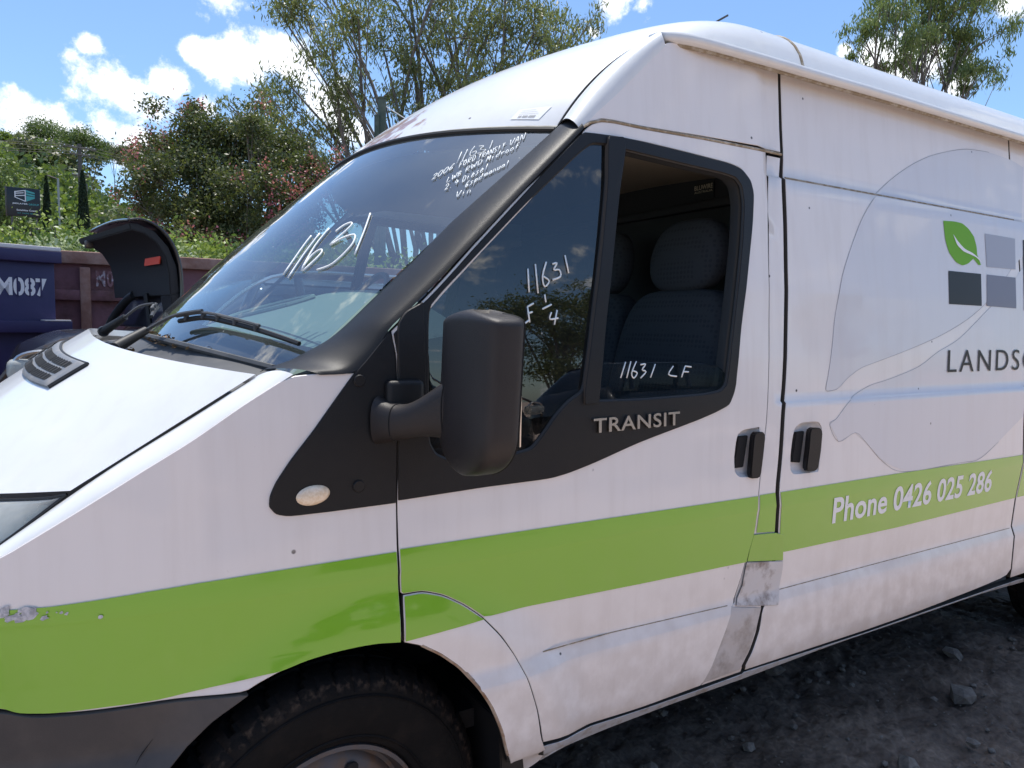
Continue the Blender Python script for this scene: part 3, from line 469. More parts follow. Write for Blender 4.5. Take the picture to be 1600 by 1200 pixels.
def paint(name, col, dirt=1.0, coat=.6, chalk=.0):
    """van paint: clear coat, faint panel waviness, road dirt that gathers low down and under the ledges"""
    m = bpy.data.materials.new(name); m.use_nodes = True; t = m.node_tree; p = t.nodes['Principled BSDF']; L = t.links.new
    geo = nd(t, 'ShaderNodeNewGeometry'); sp = nd(t, 'ShaderNodeSeparateXYZ'); L(geo.outputs['Position'], sp.inputs[0])
    def noise(sc, det=6, vec=None, rough=.6):
        n = nd(t, 'ShaderNodeTexNoise'); n.inputs['Scale'].default_value = sc; n.inputs['Detail'].default_value = det; n.inputs['Roughness'].default_value = rough
        L(vec or geo.outputs['Position'], n.inputs['Vector']); return n.outputs[0]
    def mr(x, a, b, c=0, d=1):
        n = nd(t, 'ShaderNodeMapRange'); n.interpolation_type = 'SMOOTHSTEP'
        n.inputs[1].default_value = a; n.inputs[2].default_value = b; n.inputs[3].default_value = c; n.inputs[4].default_value = d
        L(x, n.inputs[0]); return n.outputs[0]
    def mul(a, b, op='MULTIPLY'):
        n = nd(t, 'ShaderNodeMath', operation=op); n.use_clamp = True
        for i, v in enumerate((a, b)):
            if isinstance(v, (int, float)): n.inputs[i].default_value = v
            else: L(v, n.inputs[i])
        return n.outputs[0]
    # stretched noise: rain runs
    mp = nd(t, 'ShaderNodeMapping'); mp.inputs['Scale'].default_value = (22, 22, 1.6); L(geo.outputs['Position'], mp.inputs[0])
    streak = noise(1.0, 7, mp.outputs[0])
    n1 = noise(15, 9); n2 = noise(60, 6); n3 = noise(2.2, 4)
    low = mul(mr(sp.outputs[2], .80, .33), mr(n1, .28, .66))
    film = mul(mr(streak, .42, .75), .13)
    speck = mul(mr(n2, .70, .76), mr(n3, .45, .7))
    dirtm = mul(mul(mul(low, .34), mul(film, .8), 'ADD'), mul(speck, .5), 'ADD')
    dirtm = mul(dirtm, dirt)
    mx_ = nd(t, 'ShaderNodeMix', data_type='RGBA'); L(dirtm, mx_.inputs[0]); mx_.inputs[6].default_value = (*col, 1); mx_.inputs[7].default_value = (.40, .31, .24, 1)
    # tiny dark chips
    vo = nd(t, 'ShaderNodeTexVoronoi'); vo.inputs['Scale'].default_value = 9; L(geo.outputs['Position'], vo.inputs['Vector'])
    chip = mul(mr(vo.outputs['Distance'], .052, .026), mr(noise(3.1, 2), .49, .54))
    mc = nd(t, 'ShaderNodeMix', data_type='RGBA'); L(chip, mc.inputs[0]); L(mx_.outputs[2], mc.inputs[6]); mc.inputs[7].default_value = (.07, .055, .05, 1)
    L(mc.outputs[2], p.inputs['Base Color'])
    p.inputs['Roughness'].default_value = .42; L(mr(dirtm, 0, .6, coat, .05), p.inputs['Coat Weight']); p.inputs['Coat Roughness'].default_value = .06+chalk
    p.inputs['Specular IOR Level'].default_value = .4
    b = nd(t, 'ShaderNodeBump'); b.inputs['Strength'].default_value = .35; b.inputs['Distance'].default_value = .012
    L(noise(3.2, 2), b.inputs['Height']); L(b.outputs[0], p.inputs['Normal']); L(b.outputs[0], p.inputs['Coat Normal'])
    return m, t, mc
M = {}
M['white'], _, _ = paint('white_paint', (.82, .768, .738))
M['white_top'], tt, mcn = paint('white_paint_sun_toned', (.71, .715, .715), .8)  # same white as the sides, darkened because the sun strikes it
# rust blooming along the left end of the header above the windscreen
g_ = nd(tt, 'ShaderNodeNewGeometry'); dd = nd(tt, 'ShaderNodeVectorMath', operation='DISTANCE'); tt.links.new(g_.outputs['Position'], dd.inputs[0]); dd.inputs[1].default_value = (.865, .83, 2.00)
sc_ = nd(tt, 'ShaderNodeVectorMath', operation='MULTIPLY'); sub_ = nd(tt, 'ShaderNodeVectorMath', operation='SUBTRACT'); sub_.inputs[1].default_value = (.88, .84, 2.0)
tt.links.new(g_.outputs['Position'], sub_.inputs[0]); tt.links.new(sub_.outputs[0], sc_.inputs[0]); sc_.inputs[1].default_value = (9, 4.5, 9)
ln_ = nd(tt, 'ShaderNodeVectorMath', operation='LENGTH'); tt.links.new(sc_.outputs[0], ln_.inputs[0])
rn_ = nd(tt, 'ShaderNodeTexNoise'); rn_.inputs['Scale'].default_value = 22; rn_.inputs['Detail'].default_value = 8; tt.links.new(g_.outputs['Position'], rn_.inputs['Vector'])
ad_ = nd(tt, 'ShaderNodeMath', operation='MULTIPLY_ADD'); tt.links.new(rn_.outputs[0], ad_.inputs[0]); ad_.inputs[1].default_value = -3.2; tt.links.new(ln_.outputs['Value'], ad_.inputs[2])
rr_ = nd(tt, 'ShaderNodeMapRange'); tt.links.new(ad_.outputs[0], rr_.inputs[0]); rr_.inputs[1].default_value = -.75; rr_.inputs[2].default_value = -1.15
rx_ = nd(tt, 'ShaderNodeMix', data_type='RGBA'); tt.links.new(rr_.outputs[0], rx_.inputs[0]); tt.links.new(mcn.outputs[2], rx_.inputs[6]); rx_.inputs[7].default_value = (.33, .17, .09, 1)
tt.links.new(rx_.outputs[2], tt.nodes['Principled BSDF'].inputs['Base Color'])
M['green'], gt_, _ = paint('green_vinyl', (.20, .46, .012), .1, 1.0); gt_.nodes['Principled BSDF'].inputs['Coat IOR'].default_value = 1.55
M['ghost'], _, _ = paint('pale_grey_vinyl', (.69, .675, .69), .7)
M['sq1'] = mat('mid_grey_vinyl', (.36, .37, .43), .4); M['sq2'] = mat('dark_grey_vinyl', (.17, .17, .22), .4); M['charcoal'] = mat('charcoal_vinyl', (.012, .013, .016), .45, spec=.3)
M['leafgreen'] = mat('leaf_green_vinyl', (.15, .40, .012), .5, spec=.25)
M['offwhite'] = mat('white_lettering_vinyl', (.86, .86, .86), .5)
M['ink'] = mat('white_paint_marker', (.9, .92, .9), .6)
M['blackp'] = mat('textured_black_plastic', (.0065, .0065, .008), .46, spec=.35, bump=(620, .35, .0015), noise=(5, (.011, .010, .010), .35, .75))
M['mirrorp'] = mat('textured_mirror_plastic', (.018, .015, .0155), .5, spec=.4, bump=(620, .35, .0015), noise=(6, (.025, .021, .021), .4, .8))
M['rubber'] = mat('black_rubber', (.012, .012, .013), .55)
M['gap'] = mat('shadow_gap_black', (.008, .008, .009), .8)
M['flange'] = mat('shade_toned_flange', (.055, .048, .042), .9)
M['seam'] = mat('dirty_seam_sealer', (.26, .20, .13), .8, noise=(40, (.5, .45, .38), .45, .7))
M['bumper'] = mat('grey_bumper_plastic', (.042, .040, .042), .55, bump=(300, .3, .001), noise=(4, (.085, .075, .07), .4, .7))
M['chrome'] = mat('brushed_chrome', (.62, .60, .57), .28, 1)
M['steel'] = mat('dull_steel', (.11, .11, .12), .5, .7, noise=(20, (.16, .11, .08), .45, .65))
M['silver'] = mat('silver_sill_paint', (.52, .53, .56), .35, coat=.5, noise=(30, (.33, .27, .21), .5, .72))
M['tape'] = mat('scuffed_white_tape', (.60, .57, .56), .45, coat=.2, noise=(12, (.22, .17, .15), .47, .62), bump=(16, .6, .01))
M['flaked'] = mat('exposed_grey_primer', (.36, .36, .38), .6, noise=(90, (.60, .58, .60), .45, .6))
M['tapeg'] = mat('green_tape', (.21, .45, .02), .35, coat=.8, bump=(9, .4, .01))
M['grey'] = mat('grey_cowl_plastic', (.060, .062, .066), .62, bump=(260, .2, .001), noise=(9, (.12, .115, .11), .42, .75))
M['paper'] = mat('white_paper_label', (.8, .81, .82), .6); M['bar'] = mat('grey_barcode_print', (.25, .26, .28), .6)
M['lensin'] = mat('indicator_lens', (.80, .62, .42), .18, coat=.6, bump=(220, .5, .002), noise=(120, (.9, .75, .58), .4, .6))
M['fabric'] = mat('dark_seat_fabric', (.050, .058, .072), .95, bump=(700, .4, .001))
M['fabricside'] = mat('smooth_seat_side', (.060, .058, .066), .85)
M['interior'] = mat('dark_cab_trim', (.028, .03, .034), .7)
M['headliner'] = mat('beige_headliner', (.30, .25, .19), .95)
M['dash'] = mat('grey_green_dash_plastic', (.27, .31, .29), .75, bump=(500, .3, .001))
M['dashdark'] = mat('dark_dash_inset', (.03, .035, .038), .6)
M['pillar_in'] = mat('warm_grey_pillar_trim', (.20, .175, .155), .8)
def seatpattern():
    m = M['fabric']; t = m.node_tree; p = t.nodes['Principled BSDF']
    ch = nd(t, 'ShaderNodeTexVoronoi'); ch.inputs['Scale'].default_value = 62; tc = nd(t, 'ShaderNodeTexCoord'); ch.inputs['Randomness'].default_value = .12
    t.links.new(tc.outputs['Object'], ch.inputs['Vector'])
    r = nd(t, 'ShaderNodeMapRange'); r.inputs[1].default_value = .3; r.inputs[2].default_value = .42; t.links.new(ch.outputs['Distance'], r.inputs[0])
    x = nd(t, 'ShaderNodeMix', data_type='RGBA'); t.links.new(r.outputs[0], x.inputs[0]); x.inputs[6].default_value = (.032, .038, .050, 1); x.inputs[7].default_value = (.046, .053, .066, 1)
    t.links.new(x.outputs[2], p.inputs['Base Color'])
seatpattern()
def glass(name, tint=(.80, .88, .86), ior=1.5, dust_or_bounce=.02):
    m = bpy.data.materials.new(name); m.use_nodes = True; t = m.node_tree; t.nodes.clear(); L = t.links.new
    o = nd(t, 'ShaderNodeOutputMaterial'); mxs = nd(t, 'ShaderNodeMixShader'); f0 = 1.7*((ior-1)/(ior+1))**2; gg = nd(t, 'ShaderNodeNewGeometry'); dt = nd(t, 'ShaderNodeVectorMath', operation='DOT_PRODUCT'); L(gg.outputs['Incoming'], dt.inputs[0]); L(gg.outputs['Normal'], dt.inputs[1])
    ab = nd(t, 'ShaderNodeMath', operation='ABSOLUTE'); L(dt.outputs['Value'], ab.inputs[0]); om = nd(t, 'ShaderNodeMath', operation='SUBTRACT'); om.inputs[0].default_value = 1; L(ab.outputs[0], om.inputs[1])
    pw = nd(t, 'ShaderNodeMath', operation='POWER'); L(om.outputs[0], pw.inputs[0]); pw.inputs[1].default_value = 4.2; fr = nd(t, 'ShaderNodeMath', operation='MULTIPLY_ADD'); fr.use_clamp = True; L(pw.outputs[0], fr.inputs[0]); fr.inputs[1].default_value = 1-f0; fr.inputs[2].default_value = f0
    tr = nd(t, 'ShaderNodeBsdfTransparent'); tr.inputs[0].default_value = (*tint, 1)
    gl = nd(t, 'ShaderNodeBsdfGlossy'); gl.inputs['Roughness'].default_value = .012; gl.inputs[0].default_value = (1, 1, 1, 1)
    L(fr.outputs[0], mxs.inputs[0]); L(tr.outputs[0], mxs.inputs[1]); L(gl.outputs[0], mxs.inputs[2])
    df = nd(t, 'ShaderNodeBsdfDiffuse'); df.inputs[0].default_value = (.6, .62, .6, 1)
    geo = nd(t, 'ShaderNodeNewGeometry'); n = nd(t, 'ShaderNodeTexNoise'); n.inputs['Scale'].default_value = 5; n.inputs['Detail'].default_value = 8; L(geo.outputs['Position'], n.inputs['Vector'])
    n2 = nd(t, 'ShaderNodeTexVoronoi'); n2.inputs['Scale'].default_value = 26; L(geo.outputs['Position'], n2.inputs['Vector'])
    sp = nd(t, 'ShaderNodeMapRange'); sp.inputs[1].default_value = .075; sp.inputs[2].default_value = .04; sp.inputs[4].default_value = .55; L(n2.outputs['Distance'], sp.inputs[0])
    n3 = nd(t, 'ShaderNodeTexNoise'); n3.inputs['Scale'].default_value = 9; L(geo.outputs['Position'], n3.inputs['Vector'])
    n4 = nd(t, 'ShaderNodeMapRange'); n4.inputs[1].default_value = .56; n4.inputs[2].default_value = .62; L(n3.outputs[0], n4.inputs[0])
    ml = nd(t, 'ShaderNodeMath', operation='MULTIPLY'); L(sp.outputs[0], ml.inputs[0]); L(n4.outputs[0], ml.inputs[1])
    r = nd(t, 'ShaderNodeMapRange'); r.inputs[1].default_value = .35; r.inputs[2].default_value = .75; r.inputs[3].default_value = dust_or_bounce*.4; r.inputs[4].default_value = dust_or_bounce*2; L(n.outputs[0], r.inputs[0])
    ad = nd(t, 'ShaderNodeMath', operation='ADD'); L(r.outputs[0], ad.inputs[0]); L(ml.outputs[0], ad.inputs[1])
    m2 = nd(t, 'ShaderNodeMixShader'); L(ad.outputs[0], m2.inputs[0]); L(mxs.outputs[0], m2.inputs[1]); L(df.outputs[0], m2.inputs[2]); L(m2.outputs[0], o.inputs[0])
    return m
M['wsglass'] = glass('windscreen_glass', (.62, .77, .75), 2.15, .035)
M['sideglass'] = glass('dark_side_glass', (.12, .15, .18), 1.6, .006)
M['doorglass'] = glass('clear_door_glass', (.45, .54, .55), 1.45, .006)
M['lens'] = glass('headlamp_lens', (.8, .82, .78), 1.45, .42)
def leafmat(name, c1, c2, trans=.35, rough=.45, scale=1.):
    m = bpy.data.materials.new(name); m.use_nodes = True; t = m.node_tree; t.nodes.clear(); L = t.links.new
    o = nd(t, 'ShaderNodeOutputMaterial'); g = nd(t, 'ShaderNodeNewGeometry')
    mxc = nd(t, 'ShaderNodeMix', data_type='RGBA'); L(g.outputs['Random Per Island'], mxc.inputs[0]); mxc.inputs[6].default_value = (*c1, 1); mxc.inputs[7].default_value = (*c2, 1)
    p = nd(t, 'ShaderNodeBsdfPrincipled'); p.inputs['Roughness'].default_value = rough; L(mxc.outputs[2], p.inputs['Base Color'])
    tr = nd(t, 'ShaderNodeBsdfTranslucent'); bs = nd(t, 'ShaderNodeMix', data_type='RGBA'); bs.inputs[0].default_value = .3; L(mxc.outputs[2], bs.inputs[6]); bs.inputs[7].default_value = (.20, .30, .02, 1); L(bs.outputs[2], tr.inputs[0])
    mxs = nd(t, 'ShaderNodeMixShader'); mxs.inputs[0].default_value = trans; L(p.outputs[0], mxs.inputs[1]); L(tr.outputs[0], mxs.inputs[2]); L(mxs.outputs[0], o.inputs[0])
    return m
M['euc'] = leafmat('eucalypt_leaf', (0.13, 0.163, 0.065), (0.25, 0.256, 0.106), .45)
M['euc2'] = leafmat('bright_eucalypt_leaf', (0.13, 0.195, 0.065), (0.25, 0.3, 0.112), .4)
M['bark'] = mat('grey_bark', (.13, .11, .09), .9, noise=(6, (.24, .21, .18), .4, .65))
M['myrtle'] = leafmat('dark_myrtle_leaf', (0.0585, 0.091, 0.0364), (0.15, 0.15, 0.0562), .3)
M['pink'] = leafmat('pink_blossom', (.55, .12, .17), (.62, .22, .26), .4)
M['hedge'] = leafmat('yellow_green_leaf', (0.13, 0.202, 0.039), (0.375, 0.45, 0.1), .4, .5)
M['hedge2'] = leafmat('pale_variegated_leaf', (0.195, 0.26, 0.104), (0.625, 0.675, 0.45), .35, .5)
M['hedge3'] = leafmat('deep_green_leaf', (0.0455, 0.0975, 0.026), (0.15, 0.237, 0.05), .35, .5)
M['cyp'] = leafmat('dark_cypress_leaf', (.012, .028, .014), (.03, .055, .02), .15, .7)
M['forest'] = leafmat('woodland_leaf', (0.065, 0.111, 0.0286), (0.175, 0.225, 0.0688), .35)
M['forest2'] = leafmat('brown_green_woodland_leaf', (0.111, 0.117, 0.065), (0.213, 0.206, 0.112), .35)
M['forest3'] = leafmat('lime_woodland_leaf', (0.156, 0.234, 0.039), (0.275, 0.35, 0.075), .4)

# ================================================================== the setting: ground
def fbm2(x, y, seed=0):
    from mathutils import noise as mn
    return mn.fractal(Vector((x, y, seed)), 1.0, 2.1, 5)
def ground():
    def axis(lo, hi, a, b, fine):
        c = [lo]
        st = 60.
        x = a; left = []
        s = fine
        while x > lo: left.append(x); x -= s; s *= 1.28
        left.append(lo); mid = list(np.arange(a+fine, b, fine)); right = []; x = b; s = fine
        while x < hi: right.append(x); x += s; s *= 1.28
        right.append(hi); return left[::-1]+mid+right
    X = axis(-600, 700, 1.0, 4.4, .016); Y = axis(-500, 900, -.9, 1.2, .016)
    V = []
    for x in X:
        for y in Y:
            z = -.10
            d = max(0, math.hypot(max(0, abs(x-2.5)-3), max(0, abs(y)-3)))
            k = 1/(1+d*.5)
            z += .030*fbm2(x*.9, y*.9, 3)*k+.020*fbm2(x*4, y*4, 1)*k
            if 1.0 < x < 4.4 and -1 < y < 1.3:
                n = fbm2(x*14, y*14, 9); z += .014*n+.008*fbm2(x*40, y*40, 5)
                z += .012*max(0, fbm2(x*22, y*22, 12))
            V.append((x, y, z))
    n = len(Y); Fc = [[i*n+j, i*n+j+n, i*n+j+n+1, i*n+j+1] for i in range(len(X)-1) for j in range(n-1)]
    m = bpy.data.materials.new('shade_toned_dirt'); m.use_nodes = True; t = m.node_tree; p = t.nodes['Principled BSDF']; L = t.links.new
    g = nd(t, 'ShaderNodeNewGeometry'); a = nd(t, 'ShaderNodeTexNoise'); a.inputs['Scale'].default_value = 2.2; a.inputs['Detail'].default_value = 10; a.inputs['Roughness'].default_value = .65; L(g.outputs['Position'], a.inputs['Vector'])
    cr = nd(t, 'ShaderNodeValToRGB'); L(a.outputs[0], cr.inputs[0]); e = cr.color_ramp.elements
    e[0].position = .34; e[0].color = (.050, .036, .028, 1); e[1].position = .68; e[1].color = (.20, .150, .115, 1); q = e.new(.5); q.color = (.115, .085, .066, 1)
    # van shade painted into the near dirt, pale yard earth brightened for bounce
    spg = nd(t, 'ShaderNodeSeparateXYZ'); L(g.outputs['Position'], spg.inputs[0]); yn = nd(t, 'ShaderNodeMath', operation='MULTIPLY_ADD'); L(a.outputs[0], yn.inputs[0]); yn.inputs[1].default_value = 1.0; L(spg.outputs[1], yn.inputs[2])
    tone_split = nd(t, 'ShaderNodeMapRange'); L(yn.outputs[0], tone_split.inputs[0]); tone_split.inputs[1].default_value = .22; tone_split.inputs[2].default_value = -.30  # splits the shade tone from the sunlit tone by distance from the van
    dust_or_bounce = nd(t, 'ShaderNodeMix', data_type='RGBA'); L(tone_split.outputs[0], dust_or_bounce.inputs[0]); L(cr.outputs[0], dust_or_bounce.inputs[6]); dust_or_bounce.inputs[7].default_value = (.52, .39, .31, 1)
    b2 = nd(t, 'ShaderNodeTexNoise'); b2.inputs['Scale'].default_value = 45; b2.inputs['Detail'].default_value = 8; L(g.outputs['Position'], b2.inputs['Vector'])
    mm = nd(t, 'ShaderNodeMix', data_type='RGBA', blend_type='OVERLAY'); mm.inputs[0].default_value = .8; L(dust_or_bounce.outputs[2], mm.inputs[6]); L(b2.outputs[0], mm.inputs[7]); L(mm.outputs[2], p.inputs['Base Color'])
    p.inputs['Roughness'].default_value = .9
    bp = nd(t, 'ShaderNodeBump'); bp.inputs['Strength'].default_value = .8; bp.inputs['Distance'].default_value = .012; L(b2.outputs[0], bp.inputs['Height']); L(bp.outputs[0], p.inputs['Normal'])
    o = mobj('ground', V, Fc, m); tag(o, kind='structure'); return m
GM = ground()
def rock_shape(r, seed):
    bm = bmesh.new(); bmesh.ops.create_icosphere(bm, subdivisions=1, radius=1); rr = random.Random(seed)
    for v in bm.verts:
        k = .7+.55*rr.random(); v.co = Vector((v.co.x*k*r, v.co.y*k*r*rr.uniform(.8, 1), v.co.z*k*r*.6))
    V = [v.co.copy() for v in bm.verts]; Fc = [[v.index for v in f.verts] for f in bm.faces]; bm.free(); return V, Fc
M['stone'] = mat('grey_stone', (.13, .11, .095), .85, noise=(30, (.22, .19, .165), .4, .65), bump=(60, .5, .004))
def scatter_stones():
    V = []; Fc = []; protos = [rock_shape(1, s) for s in range(8)]
    rr = random.Random(3)
    for i in range(1500):
        x = rr.uniform(1.0, 5.2); y = rr.uniform(-.7, 1.6); r = .0035+.015*rr.random()**6
        a = rr.uniform(0, 6.3); pv, pf = protos[rr.randrange(8)]; b = len(V); ca, sa = math.cos(a), math.sin(a)
        for v in pv: V.append((x+(v.x*ca-v.y*sa)*r, y+(v.x*sa+v.y*ca)*r, -.088+.02*fbm2(x*4, y*4, 1)+.03*fbm2(x*.9, y*.9, 3)+v.z*r))
        Fc += [[q+b for q in f] for f in pf]
    o = mobj('gravel', V, Fc, M['stone'], None, False); tag(o, 'small grey gravel scattered over the dark dirt beside the van', 'gravel', kind='stuff')
scatter_stones()
for k, (x, y, r, lb) in enumerate([(2.38, -.13, .045, 'pale angular stone lying on the dirt at the bottom right edge of the photo'), (3.03, .02, .06, 'flat grey stone near the right edge below the sliding door'),
        (1.62, .30, .028, 'small rounded stone in the shadow under the front door sill'), (2.0, .22, .026, 'little pale stone under the front edge of the sliding door'), (2.72, -.17, .03, 'small stone by itself right of the pale angular one'), (3.4, .25, .05, 'stone nearest the rear wheel'), (2.55, .55, .05, 'dark clod of earth far under the sliding door')]):
    V, Fc = rock_shape(r, 20+k); o = mobj('stone', V, Fc, M['stone'], None, False); o.location = (x, y, -.09+r*.25); tag(o, lb, 'stone', 'larger stones beside the van')

# ================================================================== the van
van = empty('white_van', (.0, .0, 0)); tag(van, 'white high-roofed van with a green stripe, black trim and handwriting on its glass', 'van')
W, WT = M['white'], M['white_top']
# --- dark inner shell behind the gaps, and the far side of the body
sil = [(-.33, .32), (-.33, .84), (-.1, .97), (.36, 1.26), (.5, 1.27), (.80, 1.55), (1.08, 1.83), (1.13, 1.90), (1.42, 2.16), (5.16, 2.15), (5.16, .40), (.99, .35), (.95, .45), (.86, .60), (.76, .69), (.60, .735), (.42, .73), (.28, .70), (.10, .66), (-.02, .62), (-.03, .32)]
door_cut = D['door_hole']
sheet('body_shell', sil, M['gap'], van, off=.032, thick=.02, holes=[door_cut], dx=.2, dz=.2, sm=0, lip=False)
fsil = [(-.33, .32), (-.33, .84), (-.1, .97), (.36, 1.275), (.55, 1.275), (1.09, 1.87), (1.43, 2.19), (5.2, 2.19), (5.2, .33), (.99, .33), (.95, .45), (.86, .60), (.76, .69), (.60, .735), (.42, .73), (.30, .69), (.24, .6), (.2, .32)]
sheet('far_body_side', fsil, W, van, off=0, thick=.03, holes=[D['hole_q'], D['hole_w']], far=True, dx=.15, dz=.15)
sheet('far_quarter_glass', D['hole_q'], M['doorglass'], van, off=.02, thick=0, far=True, dx=.3, dz=.3, lip=False)
sheet('far_window_surround', D['frame'], M['blackp'], van, off=.034, thick=.012, holes=[D['hole_q'], D['hole_w']], far=True, dx=.2, dz=.2)
# --- near side panels
sheet('front_wing', D['wing'], W, van)
sheet('wheel_arch_panel', D['arch_panel'], W, van)
door = sheet('front_door', D['door'], W, van, holes=[D['door_hole'], D['handle1']])
sheet('upper_cab_side', D['cab_upper'], W, van)
sheet('door_pillar', D['pillar'], W, van, off=.003)
sl = sheet('sliding_door', D['slider'], W, van, holes=[D['handle2']])
def rear_y(x, z): return side_y(x, z)+.0
sheet('rear_side_panel', D['rear_q'], W, van)
sill = sheet('door_sill', D['sill'], M['silver'], van, off=.001, thick=.03)
# rust patch on the sill under the sliding door
sheet('rust_patch', [(2.62, .338), (2.75, .362), (2.92, .372), (3.05, .377), (3.12, .366), (3.0, .350), (2.8, .336)], mat('rusty_sill_metal', (.30, .17, .09), .9, noise=(25, (.52, .45, .38), .45, .6), bump=(40, .8, .004)), van, off=.012, thick=.01, dx=.1)
# --- green stripe, panel by panel
for nme in ('st_wing', 'st_arch', 'st_door', 'st_pil', 'st_slide'):
    sheet('green_stripe', D[nme], M['green'], van, off=-.0020+(.003 if nme == 'st_pil' else 0), thick=.0008, lip=False, sm=(0 if nme in ('st_pil',) else 1), keep=25)
sheet('green_stripe', [(3.352, .702), (5.15, .702), (5.15, .886), (3.352, .886)], M['green'], van, off=-.0012, thick=.0008, lip=False, sm=0)
# worn hole in the stripe on the wing
for k in range(24):
    x = -.075+random.gauss(0, .028)+(.05 if k > 18 else 0); z = .872-abs(random.gauss(0, .009))-.12*max(0, x+.06); r = random.choice([.003, .004, .006, .008, .010])*(1 if k < 19 else .5); st_ = random.uniform(.8, 1.8); a0 = random.uniform(.3, 1.0)
    pts = []
    for i in range(9):
        a_ = i*2*math.pi/9; rx = r*st_*(.5+.8*random.random())*math.cos(a_); rz = r*(.4+.7*random.random())*math.sin(a_); pts.append((x+rx*math.cos(a0)-rz*math.sin(a0), z+rx*math.sin(a0)+rz*math.cos(a0)))
    sheet('peeled_patch', pts, M['flaked'], van, off=-.0022-.0001*k, thick=.0006, lip=False, sm=0)
sheet('vinyl_patch', D['tape_g'], M['tapeg'], van, off=-.003, thick=.003, sm=0)
M['creased'] = mat('grimy_creased_steel', (.52, .48, .46), .5, coat=.15, noise=(11, (.27, .23, .20), .47, .70), bump=(7, .9, .02))
sheet('creased_panel', [(1.6385, .561), (1.776, .536), (1.758, .470), (1.733, .412), (1.706, .367), (1.700, .356), (1.541, .351), (1.575, .402), (1.621, .505)], M['creased'], van, off=.0015, thick=.004, sm=0)
sheet('torn_vinyl', D['tape_w'], M['tape'], van, off=-.0035, thick=.003, sm=0)
# --- ghost leaf, logo
sheet('pale_leaf_graphic', D['ghost_a'], M['ghost'], van, off=-.0009, thick=.0005, lip=False, keep=30)
sheet('pale_leaf_graphic', D['ghost_b'], M['ghost'], van, off=-.0009, thick=.0005, lip=False, keep=30)
M['outline'] = mat('vinyl_edge_grime', (.42, .41, .43), .8)
for g_ in ('ghost_a', 'ghost_b'):
    lp = [tuple(p) for p in D[g_] if p[0] < 3.32]
    if g_ == 'ghost_a': k_ = [i for i, p in enumerate(D[g_]) if p[0] >= 3.32]; lp = [tuple(p) for p in D[g_][k_[-1]+1:]]+[tuple(p) for p in D[g_][:k_[0]]]
    else: lp = [tuple(p) for p in D[g_]][1:-1]
    P_ = catmull([(x, 0, z) for x, z in lp], 4)
    tube('graphic_edge', [[(p.x, side_y(p.x, p.z)-.001, p.z) for p in P_]], .0007, M['outline'], van, 4)
lf = sheet('leaf_logo', D['leaf'], M['leafgreen'], van, off=-.0022, thick=.0008, lip=False, keep=30)
sheet('leaf_vein', D['leafvein'], M['offwhite'], lf, off=-.0034, thick=.0008, lip=False)
for q, mm in zip(D['sq'], ('sq1', 'charcoal', 'sq2')): sheet('logo_square', q, M[mm], van, off=-.0022, thick=.0008, lip=False, sm=0)
sheet('logo_letter_edge', D['bigletter'], M['charcoal'], van, off=-.0022, thick=.0008, lip=False, sm=0)
def on_side(x0, z0, x1, z1, h, lean, off, dscale=1.):
    def f(a, b, c):
        x = x0+(x1-x0)*a+lean*b; z = z0+(z1-z0)*a+h*b
        return (x, side_y(x, z)-off-c*dscale, z)
    return f
a, b = D['t_phone']; hh = D['phone_h'][0][1]-D['phone_h'][1][1]
text_obj('phone_lettering', 'Phone 0426 025 286', M['offwhite'], van, on_side(a[0], .7545, b[0]-.02, .7545, .092, -.012, .0033), spacing=1.02, offset=.022)
a, b = D['t_lands']
text_obj('company_lettering', 'LANDSC', M['charcoal'], van, on_side(a[0], a[1], b[0]+.075, a[1], .083, .006, .004), spacing=1.22, offset=-.004)
# --- black trim
sheet('wing_trim', D['trim'], M['blackp'], van, off=-.005, thick=.02, keep=50)
fr = sheet('window_surround', D['frame'], M['blackp'], van, off=-.005, thick=.03, holes=[D['hole_q'], D['hole_w']], keep=50)
sheet('window_divider', D['divbar'], M['blackp'], van, off=-.012, thick=.03, keep=50)
sheet('quarter_glass', D['hole_q'], M['sideglass'], van, off=.004, thick=0, lip=False, dx=.3, dz=.3)
sheet('lowered_door_glass', D['glass_half'], M['doorglass'], van, off=.010, thick=.004, dx=.3, dz=.3)
# rubber channel round both openings
for h in ('hole_q', 'hole_w'):
    lp = smooth_loop([tuple(p) for p in D[h]], 1, 60); lp.append(lp[0])
    tube('window_rubber', [[(x, side_y(x, z)+.004, z) for x, z in lp]], .0055, M['rubber'], van)
# raised rib that runs round the lower front of the door trim, and mirror base plate
base = [(x, z) for x, z in D['hole_q'][5:8]]
pA = [Vector(p) for p in D['pilA']]; pB = [Vector(p) for p in D['pilB']]
pA = [pA[0]+(pA[0]-pA[1]).normalized()*.03]+pA; pB = [pB[0]+(pB[0]-pB[1]).normalized()*.012]+pB
loft('pillar_trim', pA, pB, M['blackp'], van, n=60, m=14, bulge=(-.010, -.014, .012), prof=lambda t: (4*t*(1-t))**.6, flip=True)
# indicator
ix, iz = D['indicator']
V = []; Fc = []
for i in range(9):
    for j in range(28):
        r = i/8; aa = 2*math.pi*j/28; x = ix+.034*r*math.cos(aa); z = iz+.020*r*math.sin(aa)+.010*r*math.cos(aa)*.25
        V.append((x, side_y(x, z)-.006-.010*math.sqrt(max(0, 1-r*r)), z))
for i in range(8):
    for j in range(28): Fc.append([i*28+j, i*28+(j+1) % 28, (i+1)*28+(j+1) % 28, (i+1)*28+j][::-1])
mobj('side_indicator', V, Fc, M['lensin'], van)
# round plugs and raised rib on the trim
for (x, z) in [(.505, 1.262), (.50, 1.045)]:
    lathe('trim_plug', [(0, -.0075), (.011, -.0075), (.0125, -.006), (.0125, .002)], M['blackp'], van, 24, (x, side_y(x, z)-.002, z))
